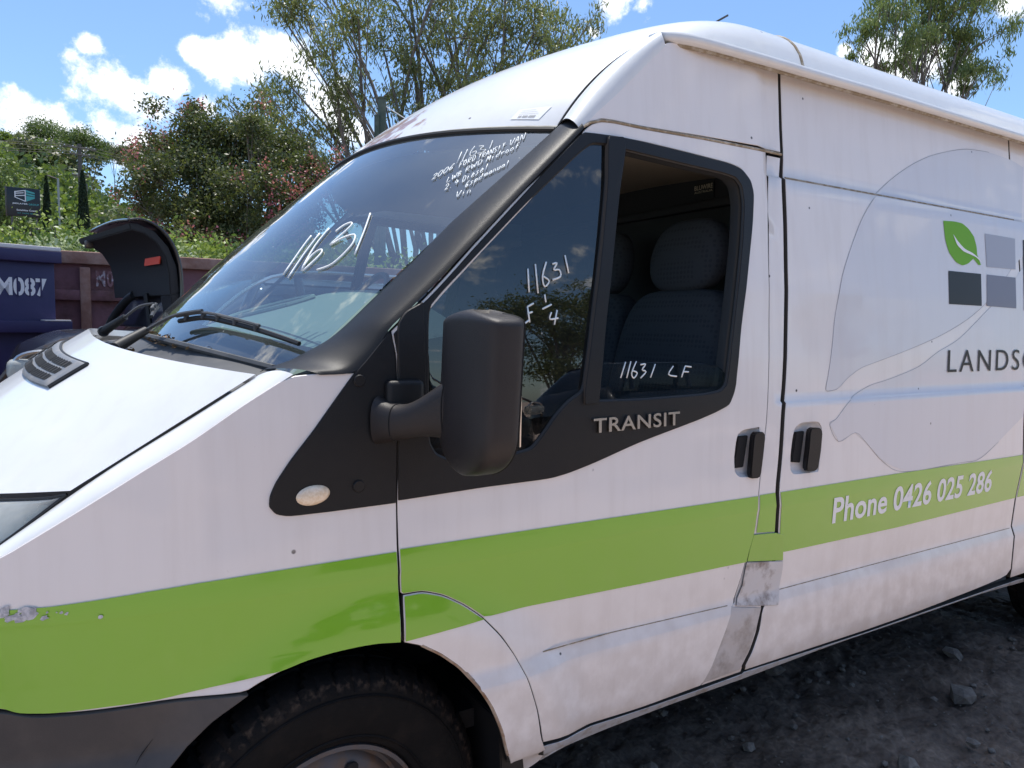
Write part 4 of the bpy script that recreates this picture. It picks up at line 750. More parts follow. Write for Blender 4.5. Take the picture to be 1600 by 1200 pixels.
# badge
a, b = D['t_transit']
text_obj('model_badge', 'TRANSIT', M['chrome'], van, on_side(a[0]+.0, a[1]+.001, b[0]+.0, b[1]-.002, .037, .0, .0095, .14), extrude=.02, spacing=1.08, offset=.012)
# --- handle cups and grips
for hn, gn_, pn in (('handle1', 'grip1', 'pocket1'), ('handle2', 'grip2', 'pocket2')):
    lp = smooth_loop([tuple(p) for p in D[hn]], 2, 110); cx = sum(p[0] for p in lp)/len(lp); cz = sum(p[1] for p in lp)/len(lp); n = len(lp)
    V = []; Fc = []
    prof = [(1.0, .0012), (.97, .004), (.93, .011), (.87, .017), (.7, .019), (.35, .020), (0.01, .020)]
    for k, dpt in prof:
        for x, z in lp: xx = cx+(x-cx)*k; zz = cz+(z-cz)*k; V.append((xx, side_y(xx, zz)+dpt, zz))
    for i in range(len(prof)-1):
        for j in range(n): Fc.append([i*n+j, i*n+(j+1) % n, (i+1)*n+(j+1) % n, (i+1)*n+j])
    cup = mobj('handle_cup', V, Fc, M['white'], van)
    if True:
        pts = [tuple(p) for p in D[pn]]
        yy = side_y(cx, cz)
        prism('handle_pocket', pts, yy+.008, yy+.019, M['gap'], van, .002)
        prism('door_handle', smooth_loop([tuple(p) for p in D[gn_]], 1, 110), yy-.016, yy+.002, M['blackp'], van, .0035)
# --- crease beads: dirty ledges and gaps
def line(name, pts, r, m, off=0): return tube(name, [[(x, side_y(x, z)+off, z) for x, z in pts]], r, m, van, 6)
tp = D['cab_upper']
line('door_top_seam', [(1.112, 1.878), (1.140, 1.895), (1.175, 1.9055), (1.22, 1.9085), (1.31, 1.909), (1.545, 1.9145), (1.80, 1.916), (1.895, 1.921)], .0042, M['seam'], .001)
line('moulding_dirt', [(1.899, 1.847), (2.4, 1.847), (3.33, 1.847)], .0042, M['seam'], -.0005)
line('door_crease', [(.975, .5795), (1.2, .5765), (1.45, .571), (1.635, .5665)], .0016, M['seam'], .0005)
line('door_crease', [(1.86, .573), (2.4, .5735), (3.32, .5735)], .0016, M['seam'], .0005)
# --- roof: gutter rail, front corner rounding, roof skins
gut = D['gut']+[[3.4, .09, 2.179], [5.15, .09, 2.179]]
gp = catmull(gut, 4)
prof = [(.012, -.013), (-.004, -.012), (-.012, -.007), (-.013, .002), (-.010, .012), (.002, .018), (.02, .020), (.045, .022)]
V = []; Fc = []
for i, p in enumerate(gp):
    tpr = min(1, .35+i/5)
    for dy, dz in prof: V.append((p.x, p.y+dy*tpr, p.z+dz*tpr))
m_ = len(prof)
for i in range(len(gp)-1):
    for j in range(m_-1): Fc.append([i*m_+j, i*m_+j+1, (i+1)*m_+j+1, (i+1)*m_+j][::-1])
mobj('gutter_rail', V, Fc, WT, van)
tube('gutter_dirt', [[(p.x, p.y+.012, p.z-.015) for p in gp]], .006, M['seam'], van)
rndA = [tuple(Vector(roof_front(1, -.01+1.03*i/12))+Vector((.003, -.006, -.001))) for i in range(13)]
loft('roof_corner', rndA, D['rndB'], WT, van, n=30, m=12, bulge=(-.022, -.018, .018), prof=lambda t: (4*t*(1-t))**.8, flip=True, smoothp=1)
grid('roof_slope', roof_front, 60, 20, WT, van, s=(-1, 1), flip=True)
tube('roof_seam', [[(x-.002, y-.001, z+.002) for x, y, z in [roof_front(1, t/12) for t in range(13)]]], .0028, M['rubber'], van)
def roof_sec(s, x):
    Yh = W_VAN/2-.125; a_ = abs(s)
    return (x, W_VAN/2-s*Yh, 2.188+.158*(1-a_**14)**.8+.035*(1-a_**2.2))
def roof_mid(s, v):
    A_ = roof_front(s, 1); B_ = roof_sec(s, 1.90); e = v*v*(3-2*v)
    x = A_[0]+(B_[0]-A_[0])*v; k = 1-(1-v)**2.2
    return (x, A_[1]+(B_[1]-A_[1])*k, A_[2]+(B_[2]-A_[2])*k)
grid('roof_cap', roof_mid, 80, 18, WT, van, s=(-1, 1), flip=True)
grid('roof_cap', lambda s, v: roof_sec(s, 1.90+v*.10), 80, 2, WT, van, s=(-1, 1), flip=True)
tube('roof_joint', [[Vector(roof_sec(s/40, 2.006))+Vector((0, 0, -.002)) for s in range(-40, 41)]], .006, M['seam'], van)
grid('roof_panel', lambda s, v: roof_sec(s, 2.012+v*3.15), 80, 24, WT, van, s=(-1, 1), flip=True)
def rear_face(s, t):
    p = roof_sec(s, 5.16); return (5.16+.05*math.sin(t*3.0), p[1], .33+(p[2]-.33)*t)
grid('rear_doors', rear_face, 40, 20, W, van, s=(-1, 1))
ant = D['antenna']; tube('antenna', [[(1.96, .55, 2.36), tuple(ant[0]), tuple(ant[1])]], .004, M['rubber'], van)
# windscreen header trim and label
grid('header_trim', lambda s, t: tuple(Vector(windscreen(s, 1)).lerp(Vector(roof_front(s, 0)), t)+Vector((-.002, 0, .004))*(1 if .1 < t < .9 else 0)), 60, 4, mat('weathered_header_strip', (.30, .29, .25), .7, noise=(14, (.16, .15, .12), .4, .6)), van, s=(-1, 1.0), flip=True)
tube('header_rubber', [[Vector(windscreen(s/40, 1.0))+Vector((-.004, 0, .0)) for s in range(-40, 41)]], .007, M['rubber'], van)
lab = D['label']
def quadpatch(name, uv, fn, m, parent, off, n=8):
    def f(a_, b_):
        s = (uv[0][0]*(1-a_)+uv[3][0]*a_)*(1-b_)+(uv[1][0]*(1-a_)+uv[2][0]*a_)*b_
        t = (uv[0][1]*(1-a_)+uv[3][1]*a_)*(1-b_)+(uv[1][1]*(1-a_)+uv[2][1]*a_)*b_
        p = Vector(fn(s, t)); h = .004; n_ = (Vector(fn(s+h, t))-p).cross(Vector(fn(s, t+h))-p).normalized()
        if n_.z < 0: n_ = -n_
        return tuple(p+n_*off)
    return grid(name, f, n, n, m, parent)
lb = quadpatch('paper_label', lab, roof_front, M['paper'], van, .0012)
def sub_uv(uv, a0, a1, b0, b1):
    def q(a_, b_): return tuple((uv[0][i]*(1-a_)+uv[3][i]*a_)*(1-b_)+(uv[1][i]*(1-a_)+uv[2][i]*a_)*b_ for i in (0, 1))
    return [q(a0, b0), q(a0, b1), q(a1, b1), q(a1, b0)]
for k in range(16):
    if k in (3, 9): continue
    quadpatch('barcode_bar', sub_uv(lab, .22+k*.036, .22+k*.036+.022, .12, .32), roof_front, M['bar'], lb, .002, 1)
for k in range(3): quadpatch('printed_line', sub_uv(lab, .15, .8-.1*k, .45+.17*k, .47+.17*k), roof_front, M['bar'], lb, .002, 2)
# --- windscreen
ws = grid('windscreen', windscreen, 60, 40, M['wsglass'], van, s=(-1, 1.02), flip=True)
def shade_band(name, s0, s1, t0, t1, m, off=-.004):
    return grid(name, lambda s, t: tuple(Vector(windscreen(s, t))+Vector((.6, 0, -.75)).normalized()*-off*-1), 60, 4, m, van, s=(s0, s1), t=(t0, t1), flip=True)
grid('windscreen_ceramic_band', lambda s, t: tuple(Vector(windscreen(s, t))+Vector((.004, 0, -.005))), 60, 4, M['gap'], van, s=(-1, 1), t=(-.01, .085), flip=True)
for lst, r, nm in ((D['w_big'], .0024, 'marker_number'), (D['w_small'], .0011, 'marker_note')):
    V, Fc = [], []
    for st in lst:
        P_ = catmull([Vector(p)+Vector((-.0024, -.0005, .003)) for p in st], 4) if len(st) > 2 else [Vector(p)+Vector((-.0024, -.0005, .003)) for p in st]
        v, f = tube_mesh([P_], r, 4); b_ = len(V); V += v; Fc += [[i+b_ for i in q] for q in f]
    mobj(nm, V, Fc, M['ink'], ws)
for lst, r in ((D['w_quarter'][:5], .0023), (D['w_quarter'][5:9], .0023), (D['w_quarter'][9:], .0023), (D['w_window'][:5], .0021), (D['w_window'][5:], .0021)):
    V, Fc = [], []
    for st in lst:
        P_ = [Vector(p)+Vector((0, -.001, 0)) for p in st]; P_ = catmull(P_, 3) if len(P_) > 2 else P_
        v, f = tube_mesh([P_], r, 4); b_ = len(V); V += v; Fc += [[i+b_ for i in q] for q in f]
    mobj('marker_note', V, Fc, M['ink'], van)
# --- bonnet, wing top strip, headlamp
grid('bonnet', bonnet, 90, 40, WT, van, s=(-1, 1))
# turned-down rear lip of the bonnet
grid('bonnet_lip', lambda s, t: tuple(Vector(bonnet(s, 0))+Vector((.004*t, 0, -.022*t))), 90, 2, WT, van, s=(-1, 1), flip=True)
shA_ = D['shA']+[(-.20, side_y(-.20, .925)+.002, .925), (-.34, side_y(-.34, .845)+.002, .845)]; shB_ = D['shB']+[(-.22, .215, .885), (-.34, .345, .80)]
wt = loft('wing_top', shB_, shA_, WT, van, n=40, m=8, bulge=(0, -.008, .009), prof=lambda t: (4*t*(1-t)), smoothp=1)
tube('bonnet_seam', [[tuple(Vector(p)+Vector((-.001, .002, -.005))) for p in D['shB'][:6]]], .0042, M['gap'], van)
for far in (0,):
    FA = [(x, W_VAN-y, z) for x, y, z in D['shA']]; FB = [(x, W_VAN-y, z) for x, y, z in D['shB']]
    loft('far_wing_top', FB, FA, WT, van, n=30, m=6, bulge=(0, .008, .009), flip=True)
LC = Vector(D['lamp'][2])
lamp_low = catmull([LC, D['shB'][6], (-.22, .215, .885), (-.33, .34, .80)], 6); lamp_up = [Vector(bonnet(1-.42*i/12, 1))+Vector((.0, -.004, -.012)) for i in range(13)]
lamp_low = resample(lamp_low, 17); lamp_up = resample([LC]+lamp_up[1:], 17)
def lampf(s, t):
    i = min(16, int(round(s*16))); return tuple(lamp_up[i].lerp(lamp_low[i], t)+Vector((-.35, -.6, .5))*.035*s*4*t*(1-t))
hl = grid('headlamp', lampf, 16, 12, M['lens'], van, flip=True)
grid('lamp_reflector', lambda s, t: tuple(Vector(lampf(s, t))+Vector((.02, .03, -.02))), 16, 8, mat('hazy_reflector', (.72, .74, .68), .6, .0, bump=(30, .5, .01)), hl, flip=True)
for t_ in (.0, 1.0): tube('lamp_seal', [[lampf(s/16, t_) for s in range(17)]], .0035, M['rubber'], hl)
tube('lamp_bezel', [[tuple(Vector(lampf((1.5+s)/17, .10+.08/(1+s)))+Vector((.004, .004, -.004))) for s in range(15)], [tuple(Vector(lampf((1.5+s)/17, .90-.08/(1+s)))+Vector((.004, .004, -.004))) for s in range(15)]], .0022, M['chrome'], hl)
# vent on the bonnet
vt = grid('bonnet_vent', lambda s, t: tuple(Vector(bonnet(s, t))+Vector((-.35, 0, .93))*(.004+.007*min(1, 6*min(t-.15, .345-t, (.6-abs(s))*.5)/.1))), 40, 14, mat('satin_silver_plastic', (.17, .175, .185), .45, noise=(30, (.27, .25, .23), .4, .7)), van, s=(-.58, .58), t=(.155, .34))
for side in (1, -1):
    for c in range(3):
        for r_ in range(3):
            s0 = (.07+.162*c); t0 = .188+.049*r_
            grid('vent_slot', lambda s, t: tuple(Vector(bonnet(side*s, t))+Vector((-.35, 0, .93))*.0125), 4, 2, M['gap'], vt, s=(s0, s0+.145), t=(t0, t0+.036), flip=(side < 0))
            for q in range(6): tube('vent_fin', [[tuple(Vector(bonnet(side*(s0+.012+.024*q), t))+Vector((-.35, 0, .93))*.0145) for t in (t0, t0+.036)]], .0011, M['grey'], vt, 4)
# bonnet badge pad near the middle
tube('vent_edge', [[tuple(Vector(bonnet(s/20*.58, .155))+Vector((0, 0, .004))) for s in range(-20, 21)]], .004, M['rubber'], vt)
tube('vent_edge', [[tuple(Vector(bonnet(.58*k, .155+.185*j/8))+Vector((0, 0, .004))) for j in range(9)] for k in (-1, 1)], .005, M['rubber'], vt)
# --- cowl between bonnet and glass
def cowl(s, t):
    A_ = Vector(bonnet(s, 0))+Vector((-.02, 0, -.045)); B_ = Vector(windscreen(s*.985, 0))+Vector((.012, 0, .004))
    return tuple(A_.lerp(B_, t)+Vector((0, 0, -.022))*4*t*(1-t)*(1-.6*abs(s))+Vector((0, 0, .012*math.sin(s*9)*4*t*(1-t))))
cw = grid('scuttle_panel', cowl, 70, 14, M['grey'], van, s=(-1, 1), flip=True)
tube('scuttle_edge', [[tuple(Vector(windscreen(s/40, 0))+Vector((-.008, 0, .004))) for s in range(-39, 40)]], .008, M['grey'], van)
# leaf litter caught at the foot of the windscreen
V = []; Fc = []
for k in range(130):
    s = random.gauss(.32, .16); t = random.choice([.93, .96, .85, .3, .15, .55]); c = Vector(cowl(s, t))+Vector((0, 0, .004+.012*random.random()))
    a_ = random.uniform(0, 6.3); d = Vector((math.cos(a_), math.sin(a_), random.uniform(-.4, .4)))*random.uniform(.006, .016); w = d.cross(Vector((random.random(), random.random(), 1))).normalized()*.004
    b_ = len(V); V += [c-d, c+w, c+d, c-w]; Fc.append([b_, b_+1, b_+2, b_+3])
o = mobj('leaf_litter', V, Fc, mat('dry_leaf', (.20, .11, .05), .8, noise=(60, (.34, .24, .13), .4, .6)), None, False); tag(o, 'dry brown leaves caught on the scuttle below the windscreen', 'leaf litter', kind='stuff')
# --- wipers
def wiper(pivot, elbow, arm_end, blade, thick=.011):
    w = tube('wiper_arm', [[pivot, Vector(pivot).lerp(Vector(elbow), .5), elbow]], lambda t: .017-.006*t, M['rubber'], van, 8)
    tube('arm_rod', [catmull([elbow, Vector(elbow).lerp(Vector(arm_end), .5)+Vector((0, 0, .012)), arm_end], 5)], .0045, M['grey'], w, 6)
    bl = tube('wiper_blade', [catmull([Vector(p)+Vector((-.014, 0, .018)) for p in blade], 5)], lambda t: .0075-.003*abs(t-.4), M['rubber'], w, 6)
    bm_p = catmull([Vector(p)+Vector((-.020, 0, .030)) for p in blade[:-1]], 5)
    tube('blade_bridge', [bm_p], .004, M['grey'], bl, 6)
    for k in range(2, len(bm_p), 3):
        box('blade_clip', tuple(bm_p[k]+Vector((.003, 0, -.006))), (.012, .012, .018), M['grey'], bl, .002)
    lathe('pivot_cap', [(0, -.012), (.016, -.012), (.018, 0), (.018, .02)], M['rubber'], w, 16, tuple(pivot))
wb = D['wip1']; bl1 = [wb[0], wb[1], wb[2], wb[3], wb[4]]
wiper(tuple(Vector(cowl(.42, .25))+Vector((0, 0, .03))), tuple(Vector(cowl(.36, .75))+Vector((-.0, 0, .045))), tuple(Vector(wb[1])+Vector((-.02, 0, .035))), bl1)
f0 = Vector(cowl(-.42, .3))+Vector((0, 0, .035))
fb = [windscreen(-.30, .115), windscreen(-.24, .105), windscreen(-.16, .10), windscreen(-.06, .08), windscreen(.04, .06)]
wiper(tuple(f0), tuple(Vector(cowl(-.38, .8))+Vector((-.02, 0, .07))), tuple(Vector(fb[1])+Vector((-.02, 0, .035))), fb)
# --- bumper and front face
sheet('front_bumper', D['bumper'], M['bumper'], van, off=-.006, thick=.03)
def front_face(z0, z1, bulge, y_in=0.):
    def f(s, t):
        z = z0+(z1-z0)*t; ye = side_y(-.34, z)+y_in; hy = W_VAN/2-ye
        return (-.34-bulge*(1-abs(s)**2.4), W_VAN/2-s*hy, z)
    return f
grid('front_bumper_face', front_face(.22, .69, .42), 40, 10, M['bumper'], van, s=(-1, 1))
grid('front_grille', front_face(.70, .86, .40), 40, 8, M['gap'], van, s=(-1, 1))
def nose(s, t):
    a_ = Vector(front_face(.78, .87, .40)(s*.8, 0)); b_ = Vector(bonnet(s*.58, 1)); return tuple(a_.lerp(b_, t)+Vector((-.02, 0, .02))*4*t*(1-t))
grid('nose_panel', nose, 40, 10, WT, van, s=(-1, 1), flip=False)
# --- wheels
def wheel(cx, cz, yface, rear=False):
    w = bpy.data.objects.new('wheel', None); COL.objects.link(w); w.parent = van; w.location = (cx, yface, cz); w.empty_display_size = .1
    prof = [(.205, .035), (.214, .018), (.245, .006), (.285, .0), (.32, .004), (.336, .012), (.349, .024), (.358, .040), (.364, .060), (.3645, .076), (.358, .078), (.358, .084), (.3655, .086), (.3665, .12), (.360, .122), (.360, .128), (.3665, .13), (.3655, .160), (.358, .162), (.358, .168), (.3645, .17), (.362, .19), (.356, .205), (.33, .222), (.27, .232), (.2, .21)]
    n = 288; V = []; Fc = []; m_ = len(prof)
    for i in range(n):
        aa = 2*math.pi*i/n
        for r, y in prof:
            rr = r
            ph_ = int(y*60)
            if r > .3565: rr = r-(.010 if (i+ph_) % 9 == 0 else 0)
            lug = .33 < r < .357 and y < .1 and (i % 5 == 0)
            V.append(((rr-(.003 if lug else 0))*math.cos(aa), y+(.004 if lug else 0), (rr-(.003 if lug else 0))*math.sin(aa)))
    for i in range(n):
        for j in range(m_-1):
            a_ = i*m_+j; b_ = ((i+1) % n)*m_+j; Fc.append([a_, a_+1, b_+1, b_])
    ty = mobj('tyre', V, Fc, M['tyre'], w, True, None, 22)
    for r in (.228, .312): lathe('sidewall_ring', [(r-.003, .012 if r < .25 else .0015), (r, .008 if r < .25 else -.002), (r+.003, .010 if r < .25 else .001)], M['tyre'], ty, 90)
    rim = lathe('rim', [(.208, .030), (.206, .022), (.198, .020), (.194, .030), (.188, .060), (.18, .062), (.165, .050), (.12, .038), (.085, .040), (.07, .050), (.03, .048), (.0, .048)], M['steel'], w, 72)
    for k in range(8):
        aa = 2*math.pi*(k+.5)/8; lathe('rim_slot', [(0, 0), (.014, 0), (.016, .004)], M['gap'], rim, 16, (.148*math.cos(aa), .040, .148*math.sin(aa)))
    for k in range(5):
        aa = 2*math.pi*k/5; lathe('wheel_nut', [(0, -.012), (.009, -.012), (.011, 0), (.011, .012)], M['steel'], rim, 6, (.055*math.cos(aa), .036, .055*math.sin(aa)))
    return w
M['tyre'] = mat('dusty_tyre_rubber', (.007, .007, .0075), .7, spec=.15, noise=(14, (.016, .013, .012), .5, .74), bump=(90, .6, .003))
tyt = M['tyre'].node_tree; tyL = tyt.links.new; tyc = nd(tyt, 'ShaderNodeTexCoord'); tym = nd(tyt, 'ShaderNodeVectorMath', operation='MULTIPLY'); tym.inputs[1].default_value = (1, 0, 1); tyL(tyc.outputs['Object'], tym.inputs[0])
tyl = nd(tyt, 'ShaderNodeVectorMath', operation='LENGTH'); tyL(tym.outputs[0], tyl.inputs[0]); b1_ = nd(tyt, 'ShaderNodeMapRange'); b1_.inputs[1].default_value = .318; b1_.inputs[2].default_value = .334; tyL(tyl.outputs['Value'], b1_.inputs[0])
b2_ = nd(tyt, 'ShaderNodeMapRange'); b2_.inputs[1].default_value = .346; b2_.inputs[2].default_value = .338; tyL(tyl.outputs['Value'], b2_.inputs[0]); b3_ = nd(tyt, 'ShaderNodeTexNoise'); b3_.inputs['Scale'].default_value = 75; b3_.inputs['Detail'].default_value = 8; tyL(tyc.outputs['Object'], b3_.inputs['Vector'])
b4_ = nd(tyt, 'ShaderNodeMapRange'); b4_.inputs[1].default_value = .47; b4_.inputs[2].default_value = .68; tyL(b3_.outputs[0], b4_.inputs[0])
m1_ = nd(tyt, 'ShaderNodeMath', operation='MULTIPLY'); tyL(b1_.outputs[0], m1_.inputs[0]); tyL(b2_.outputs[0], m1_.inputs[1]); m2_ = nd(tyt, 'ShaderNodeMath', operation='MULTIPLY'); tyL(m1_.outputs[0], m2_.inputs[0]); tyL(b4_.outputs[0], m2_.inputs[1])
typ = tyt.nodes['Principled BSDF']; old = typ.inputs['Base Color'].links[0].from_socket; mxt = nd(tyt, 'ShaderNodeMix', data_type='RGBA'); tyL(m2_.outputs[0], mxt.inputs[0]); tyL(old, mxt.inputs[6]); mxt.inputs[7].default_value = (.075, .055, .042, 1); tyL(mxt.outputs[2], typ.inputs['Base Color'])
wf = wheel(.462, .215, .060); wf.rotation_euler = (0, 0, R(6)); wf.scale = (1.12, 1, 1.12); wheel(4.28, .258, .08)
# far wheels
for cx in (.55, 4.30):
    w = wheel(cx, .258, W_VAN-.08); w.rotation_euler = (0, 0, math.pi); w.location = (cx, W_VAN-.08, .258)
# wheel housing
arcp = [(.02, .25), (.06, .52), (.22, .70), (.42, .745), (.60, .75), (.78, .70), (.89, .60), (.97, .45), (.99, .30)]
arcp = catmull([(x, 0, z) for x, z in arcp], 4)
grid('wheel_housing', lambda s, t: (arcp[int(round(s*(len(arcp)-1)))][0], .03+.45*t, arcp[int(round(s*(len(arcp)-1)))][2]), len(arcp)-1, 4, M['gap'], van)
mobj('inner_wheel_wall', [(.0, .47, -.02), (1.1, .47, -.02), (1.1, .47, .8), (.0, .47, .8)], [[0, 1, 2, 3]], M['gap'], van, False)
# mud flap
prism('mud_flap', [(.872, .415), (.905, .42), (.925, .40), (.94, .33), (.955, .20), (.96, .08), (.885, .08), (.88, .25)], .045, .30, M['rubber'], van, .003)
# turned-in arch edge with rust
ap = [(x, side_y(x, z)+.004, z) for x, z in smooth_loop([tuple(p) for p in D['arch_panel'][15:]], 1, 60)]
tube('arch_edge', [ap], .005, mat('rusty_arch_edge', (.42, .33, .25), .7, noise=(30, (.25, .13, .07), .4, .6)), van)
# underside
box('underbody', (2.9, .98, .36), (4.2, 1.6, .05), M['gap'], van, .0)
# --- mirror
def mirror():
    m = bpy.data.objects.new('door_mirror', None); COL.objects.link(m); m.parent = van; m.location = (0, 0, 0); m.empty_display_size = .1
    cx, cy, z0, z1 = .676, -.184, 1.088, 1.400
    def shell(s, t):
        z = z0+(z1-z0)*t
        b_ = min(1, t/.30); wv = math.sqrt(max(0, 1-(1-b_)**2.3)); tp_ = min(1, (1-t)/.075); tv = max(0, 1-(1-tp_)**2.6)**.5
        k = max(.02, wv*tv)
        th = 2*math.pi*s; e = 2/4.2
        c_, s_ = math.cos(th), math.sin(th)
        ux = (abs(c_)**e)*(1 if c_ >= 0 else -1); uy = (abs(s_)**e)*(1 if s_ >= 0 else -1)
        hx = .046*(.35+.65*k if t > .5 else .5+.5*k); hy = .110*k
        xx = cx-.006*(1-t)+ux*hx*(1.0 if ux > 0 else 1-.16*uy*uy)
        return (xx, cy+uy*hy+(.012*(.5-t)), z+.010*math.cos(uy*1.4)*(1 if t > .9 else 0))
    V = []; Fc = []; ns, n2 = 64, 44
    for j in range(n2+1):
        tt_ = .5-.5*math.cos(math.pi*j/n2)
        for i in range(ns): V.append(shell(i/ns, tt_))
    for j in range(n2):
        for i in range(ns): Fc.append([j*ns+i, j*ns+(i+1) % ns, (j+1)*ns+(i+1) % ns, (j+1)*ns+i])
    Fc.append(list(range(ns))[::-1]); Fc.append([n2*ns+i for i in range(ns)])
    sh = mobj('mirror_housing', V, Fc, M['mirrorp'], m, True, None, 60)
    # split line near the rear edge of the housing
    ring = []
    for j in range(3, n2-1):
        tt_ = .5-.5*math.cos(math.pi*j/n2); p = shell(.855, tt_); ring.append((p[0]+.001, p[1]-.0006, p[2]))
    tube('housing_split', [ring], .0020, M['gap'], sh, 4)
    box('mirror_glass', (cx+.047, cy+.002, 1.27), (.004, .165, .24), M['chrome'], m, .015)
    # arm from the door to the housing
    path = catmull([(.552, .014, 1.178), (.572, -.018, 1.176), (.600, -.052, 1.184), (.635, -.088, 1.202), (.665, -.12, 1.215)], 6)
    V = []; Fc = []; k = 24; np_ = len(path)
    for i, p in enumerate(path):
        t = i/(np_-1); hz = .052-.020*math.sin(math.pi*min(1, t*1.15))+.010*t; hx = .036-.004*t
        for j in range(k):
            a_ = 2*math.pi*j/k; c_, s_ = math.cos(a_), math.sin(a_); e = .75
            ex = hx*(abs(c_)**e)*(1 if c_ > 0 else -1)
            V.append((p.x+ex*.8, p.y+ex*.45, p.z+hz*(abs(s_)**e)*(1 if s_ > 0 else -1)))
    for i in range(np_-1):
        for j in range(k): Fc.append([i*k+j, i*k+(j+1) % k, (i+1)*k+(j+1) % k, (i+1)*k+j])
    arm = mobj('mirror_arm', V, Fc, M['mirrorp'], m)
    for i in (7, 21): tube('arm_joint', [[Vector(V[i*k+j % k])+(Vector(V[i*k+j % k])-path[i]).normalized()*.0004 for j in range(k+1)]], .0016, M['gap'], arm, 4)
    box('mirror_base', (.60, .004, 1.20), (.085, .030, .125), M['blackp'], m, .012, 3)
    # flat plate in the front corner of the window
    pl = [(.592, 1.14), (.592, 1.375), (.612, 1.405), (.650, 1.425), (.652, 1.15)]
    sheet('mirror_plate', pl, M['blackp'], m, off=-.010, thick=.012)
mirror()

# --- cab interior
cab = van
def seat(cx, cy, w, name, hr=True):
    s = bpy.data.objects.new(name, None); COL.objects.link(s); s.parent = van; s.location = (0, 0, 0); s.empty_display_size = .1
    def cushion(nm, c, d, lean, m, par, e=5):
        V = []; Fc = []; ns, n2 = 40, 20
        for j in range(n2+1):
            ph = -math.pi/2+math.pi*j/n2
            for i in range(ns):
                th = 2*math.pi*i/ns
                def se(v, q): return (abs(v)**q)*(1 if v >= 0 else -1)
                x = se(math.cos(ph), 2/e)*se(math.cos(th), 2/e); y = se(math.cos(ph), 2/e)*se(math.sin(th), 2/e); z = se(math.sin(ph), 2/(e*.75))
                V.append((c[0]+x*d[0]+z*lean, c[1]+y*d[1]*(1-.10*max(0, z)), c[2]+z*d[2]))
        for j in range(n2):
            for i in range(ns): Fc.append([j*ns+i, j*ns+(i+1) % ns, (j+1)*ns+(i+1) % ns, (j+1)*ns+i])
        return mobj(nm, V, Fc, m, par)
    cushion('backrest', (cx-.05, cy, 1.20), (.075, w, .31), .06, M['fabric'], s)
    cushion('seat_cushion', (cx-.33, cy, .86), (.30, w, .09), 0, M['fabric'], s)
    h = cushion('headrest', (cx+.02, cy, 1.625), (.06, w*.62, .125), .02, M['fabric'], s, 3.2)
    for k in (-1, 1): tube('headrest_post', [[(cx+.01, cy+k*w*.3, 1.47), (cx+.02, cy+k*w*.3, 1.56)]], .006, M['steel'], h)
    return s
seat(1.79, .40, .265, 'passenger_seat'); seat(1.80, .86, .21, 'middle_seat'); seat(1.78, 1.50, .23, 'driver_seat')
box('bulkhead', (2.03, .987, 1.28), (.02, 1.66, 1.66), M['interior'], van, 0)
box('bulkhead_rail', (2.0, .98, 1.83), (.03, 1.6, .03), M['interior'], van, .006)
box('cab_floor', (1.5, .987, .50), (1.06, 1.8, .03), M['interior'], van, 0)
grid('headliner', lambda s, t: tuple(Vector(windscreen(s*.97, .985)).lerp(Vector((1.25, W_VAN/2-s*(W_VAN/2-.19), 1.895+.05*(1-s*s))), t/.3)+Vector((.02*(1-t/.3), 0, -.035*(1-t/.3))) if t < .3 else Vector((1.25+.77*(t-.3)/.7, W_VAN/2-s*(W_VAN/2-.19), 1.895+.05*(1-s*s)))), 24, 20, M['headliner'], van, s=(-1, 1))
# dashboard
def dashf(s, t):
    P0 = Vector(windscreen(s*.93, .0))+Vector((.02, 0, -.035)); P1 = Vector((.86-.07*(1-s*s), P0.y, 1.36+.125*(1-abs(s)**3)))
    return tuple(P0.lerp(P1, t)+Vector((0, 0, .012*math.sin(t*math.pi))))
ds = grid('dashboard', dashf, 60, 24, M['dash'], van, s=(-1, 1), flip=True)
grid('dash_front', lambda s, t: tuple(Vector(dashf(s, 1))+Vector((.05*math.sin(t*2), 0, -.45*t))), 30, 8, M['dashdark'], ds, s=(-1, 1), flip=True)
def dstrip(name, s0, s1, t0, t1, m, off): return grid(name, lambda s, t: tuple(Vector(dashf(s, t))+Vector((0, 0, off))), 30, 2, m, ds, s=(s0, s1), t=(t0, t1), flip=True)
dstrip('demister_slot', -.75, .72, .16, .20, M['dashdark'], .003); dstrip('demister_lip', -.78, .76, .205, .225, M['dash'], .008)
dstrip('dash_seam', -.85, .93, .36, .368, M['dashdark'], .002)
dstrip('dash_tray', -.22, .12, .45, .80, M['dashdark'], .003)
tube('dash_tray_rim', [[tuple(Vector(dashf(-.05+.22*math.cos(a_/24*6.283), .62+.22*math.sin(a_/24*6.283)))+Vector((0, 0, .006))) for a_ in range(25)]], .007, M['dash'], ds)
for sy in (.62,): tube('steering_wheel', [[(1.02+.10*math.cos(a_/36*6.283), W_VAN-.50+.19*math.sin(a_/36*6.283), 1.42+.16*math.cos(a_/36*6.283)) for a_ in range(37)]], .014, M['rubber'], van)
box('steering_hub', (1.0, W_VAN-.50, 1.40), (.07, .14, .10), M['interior'], van, .02)
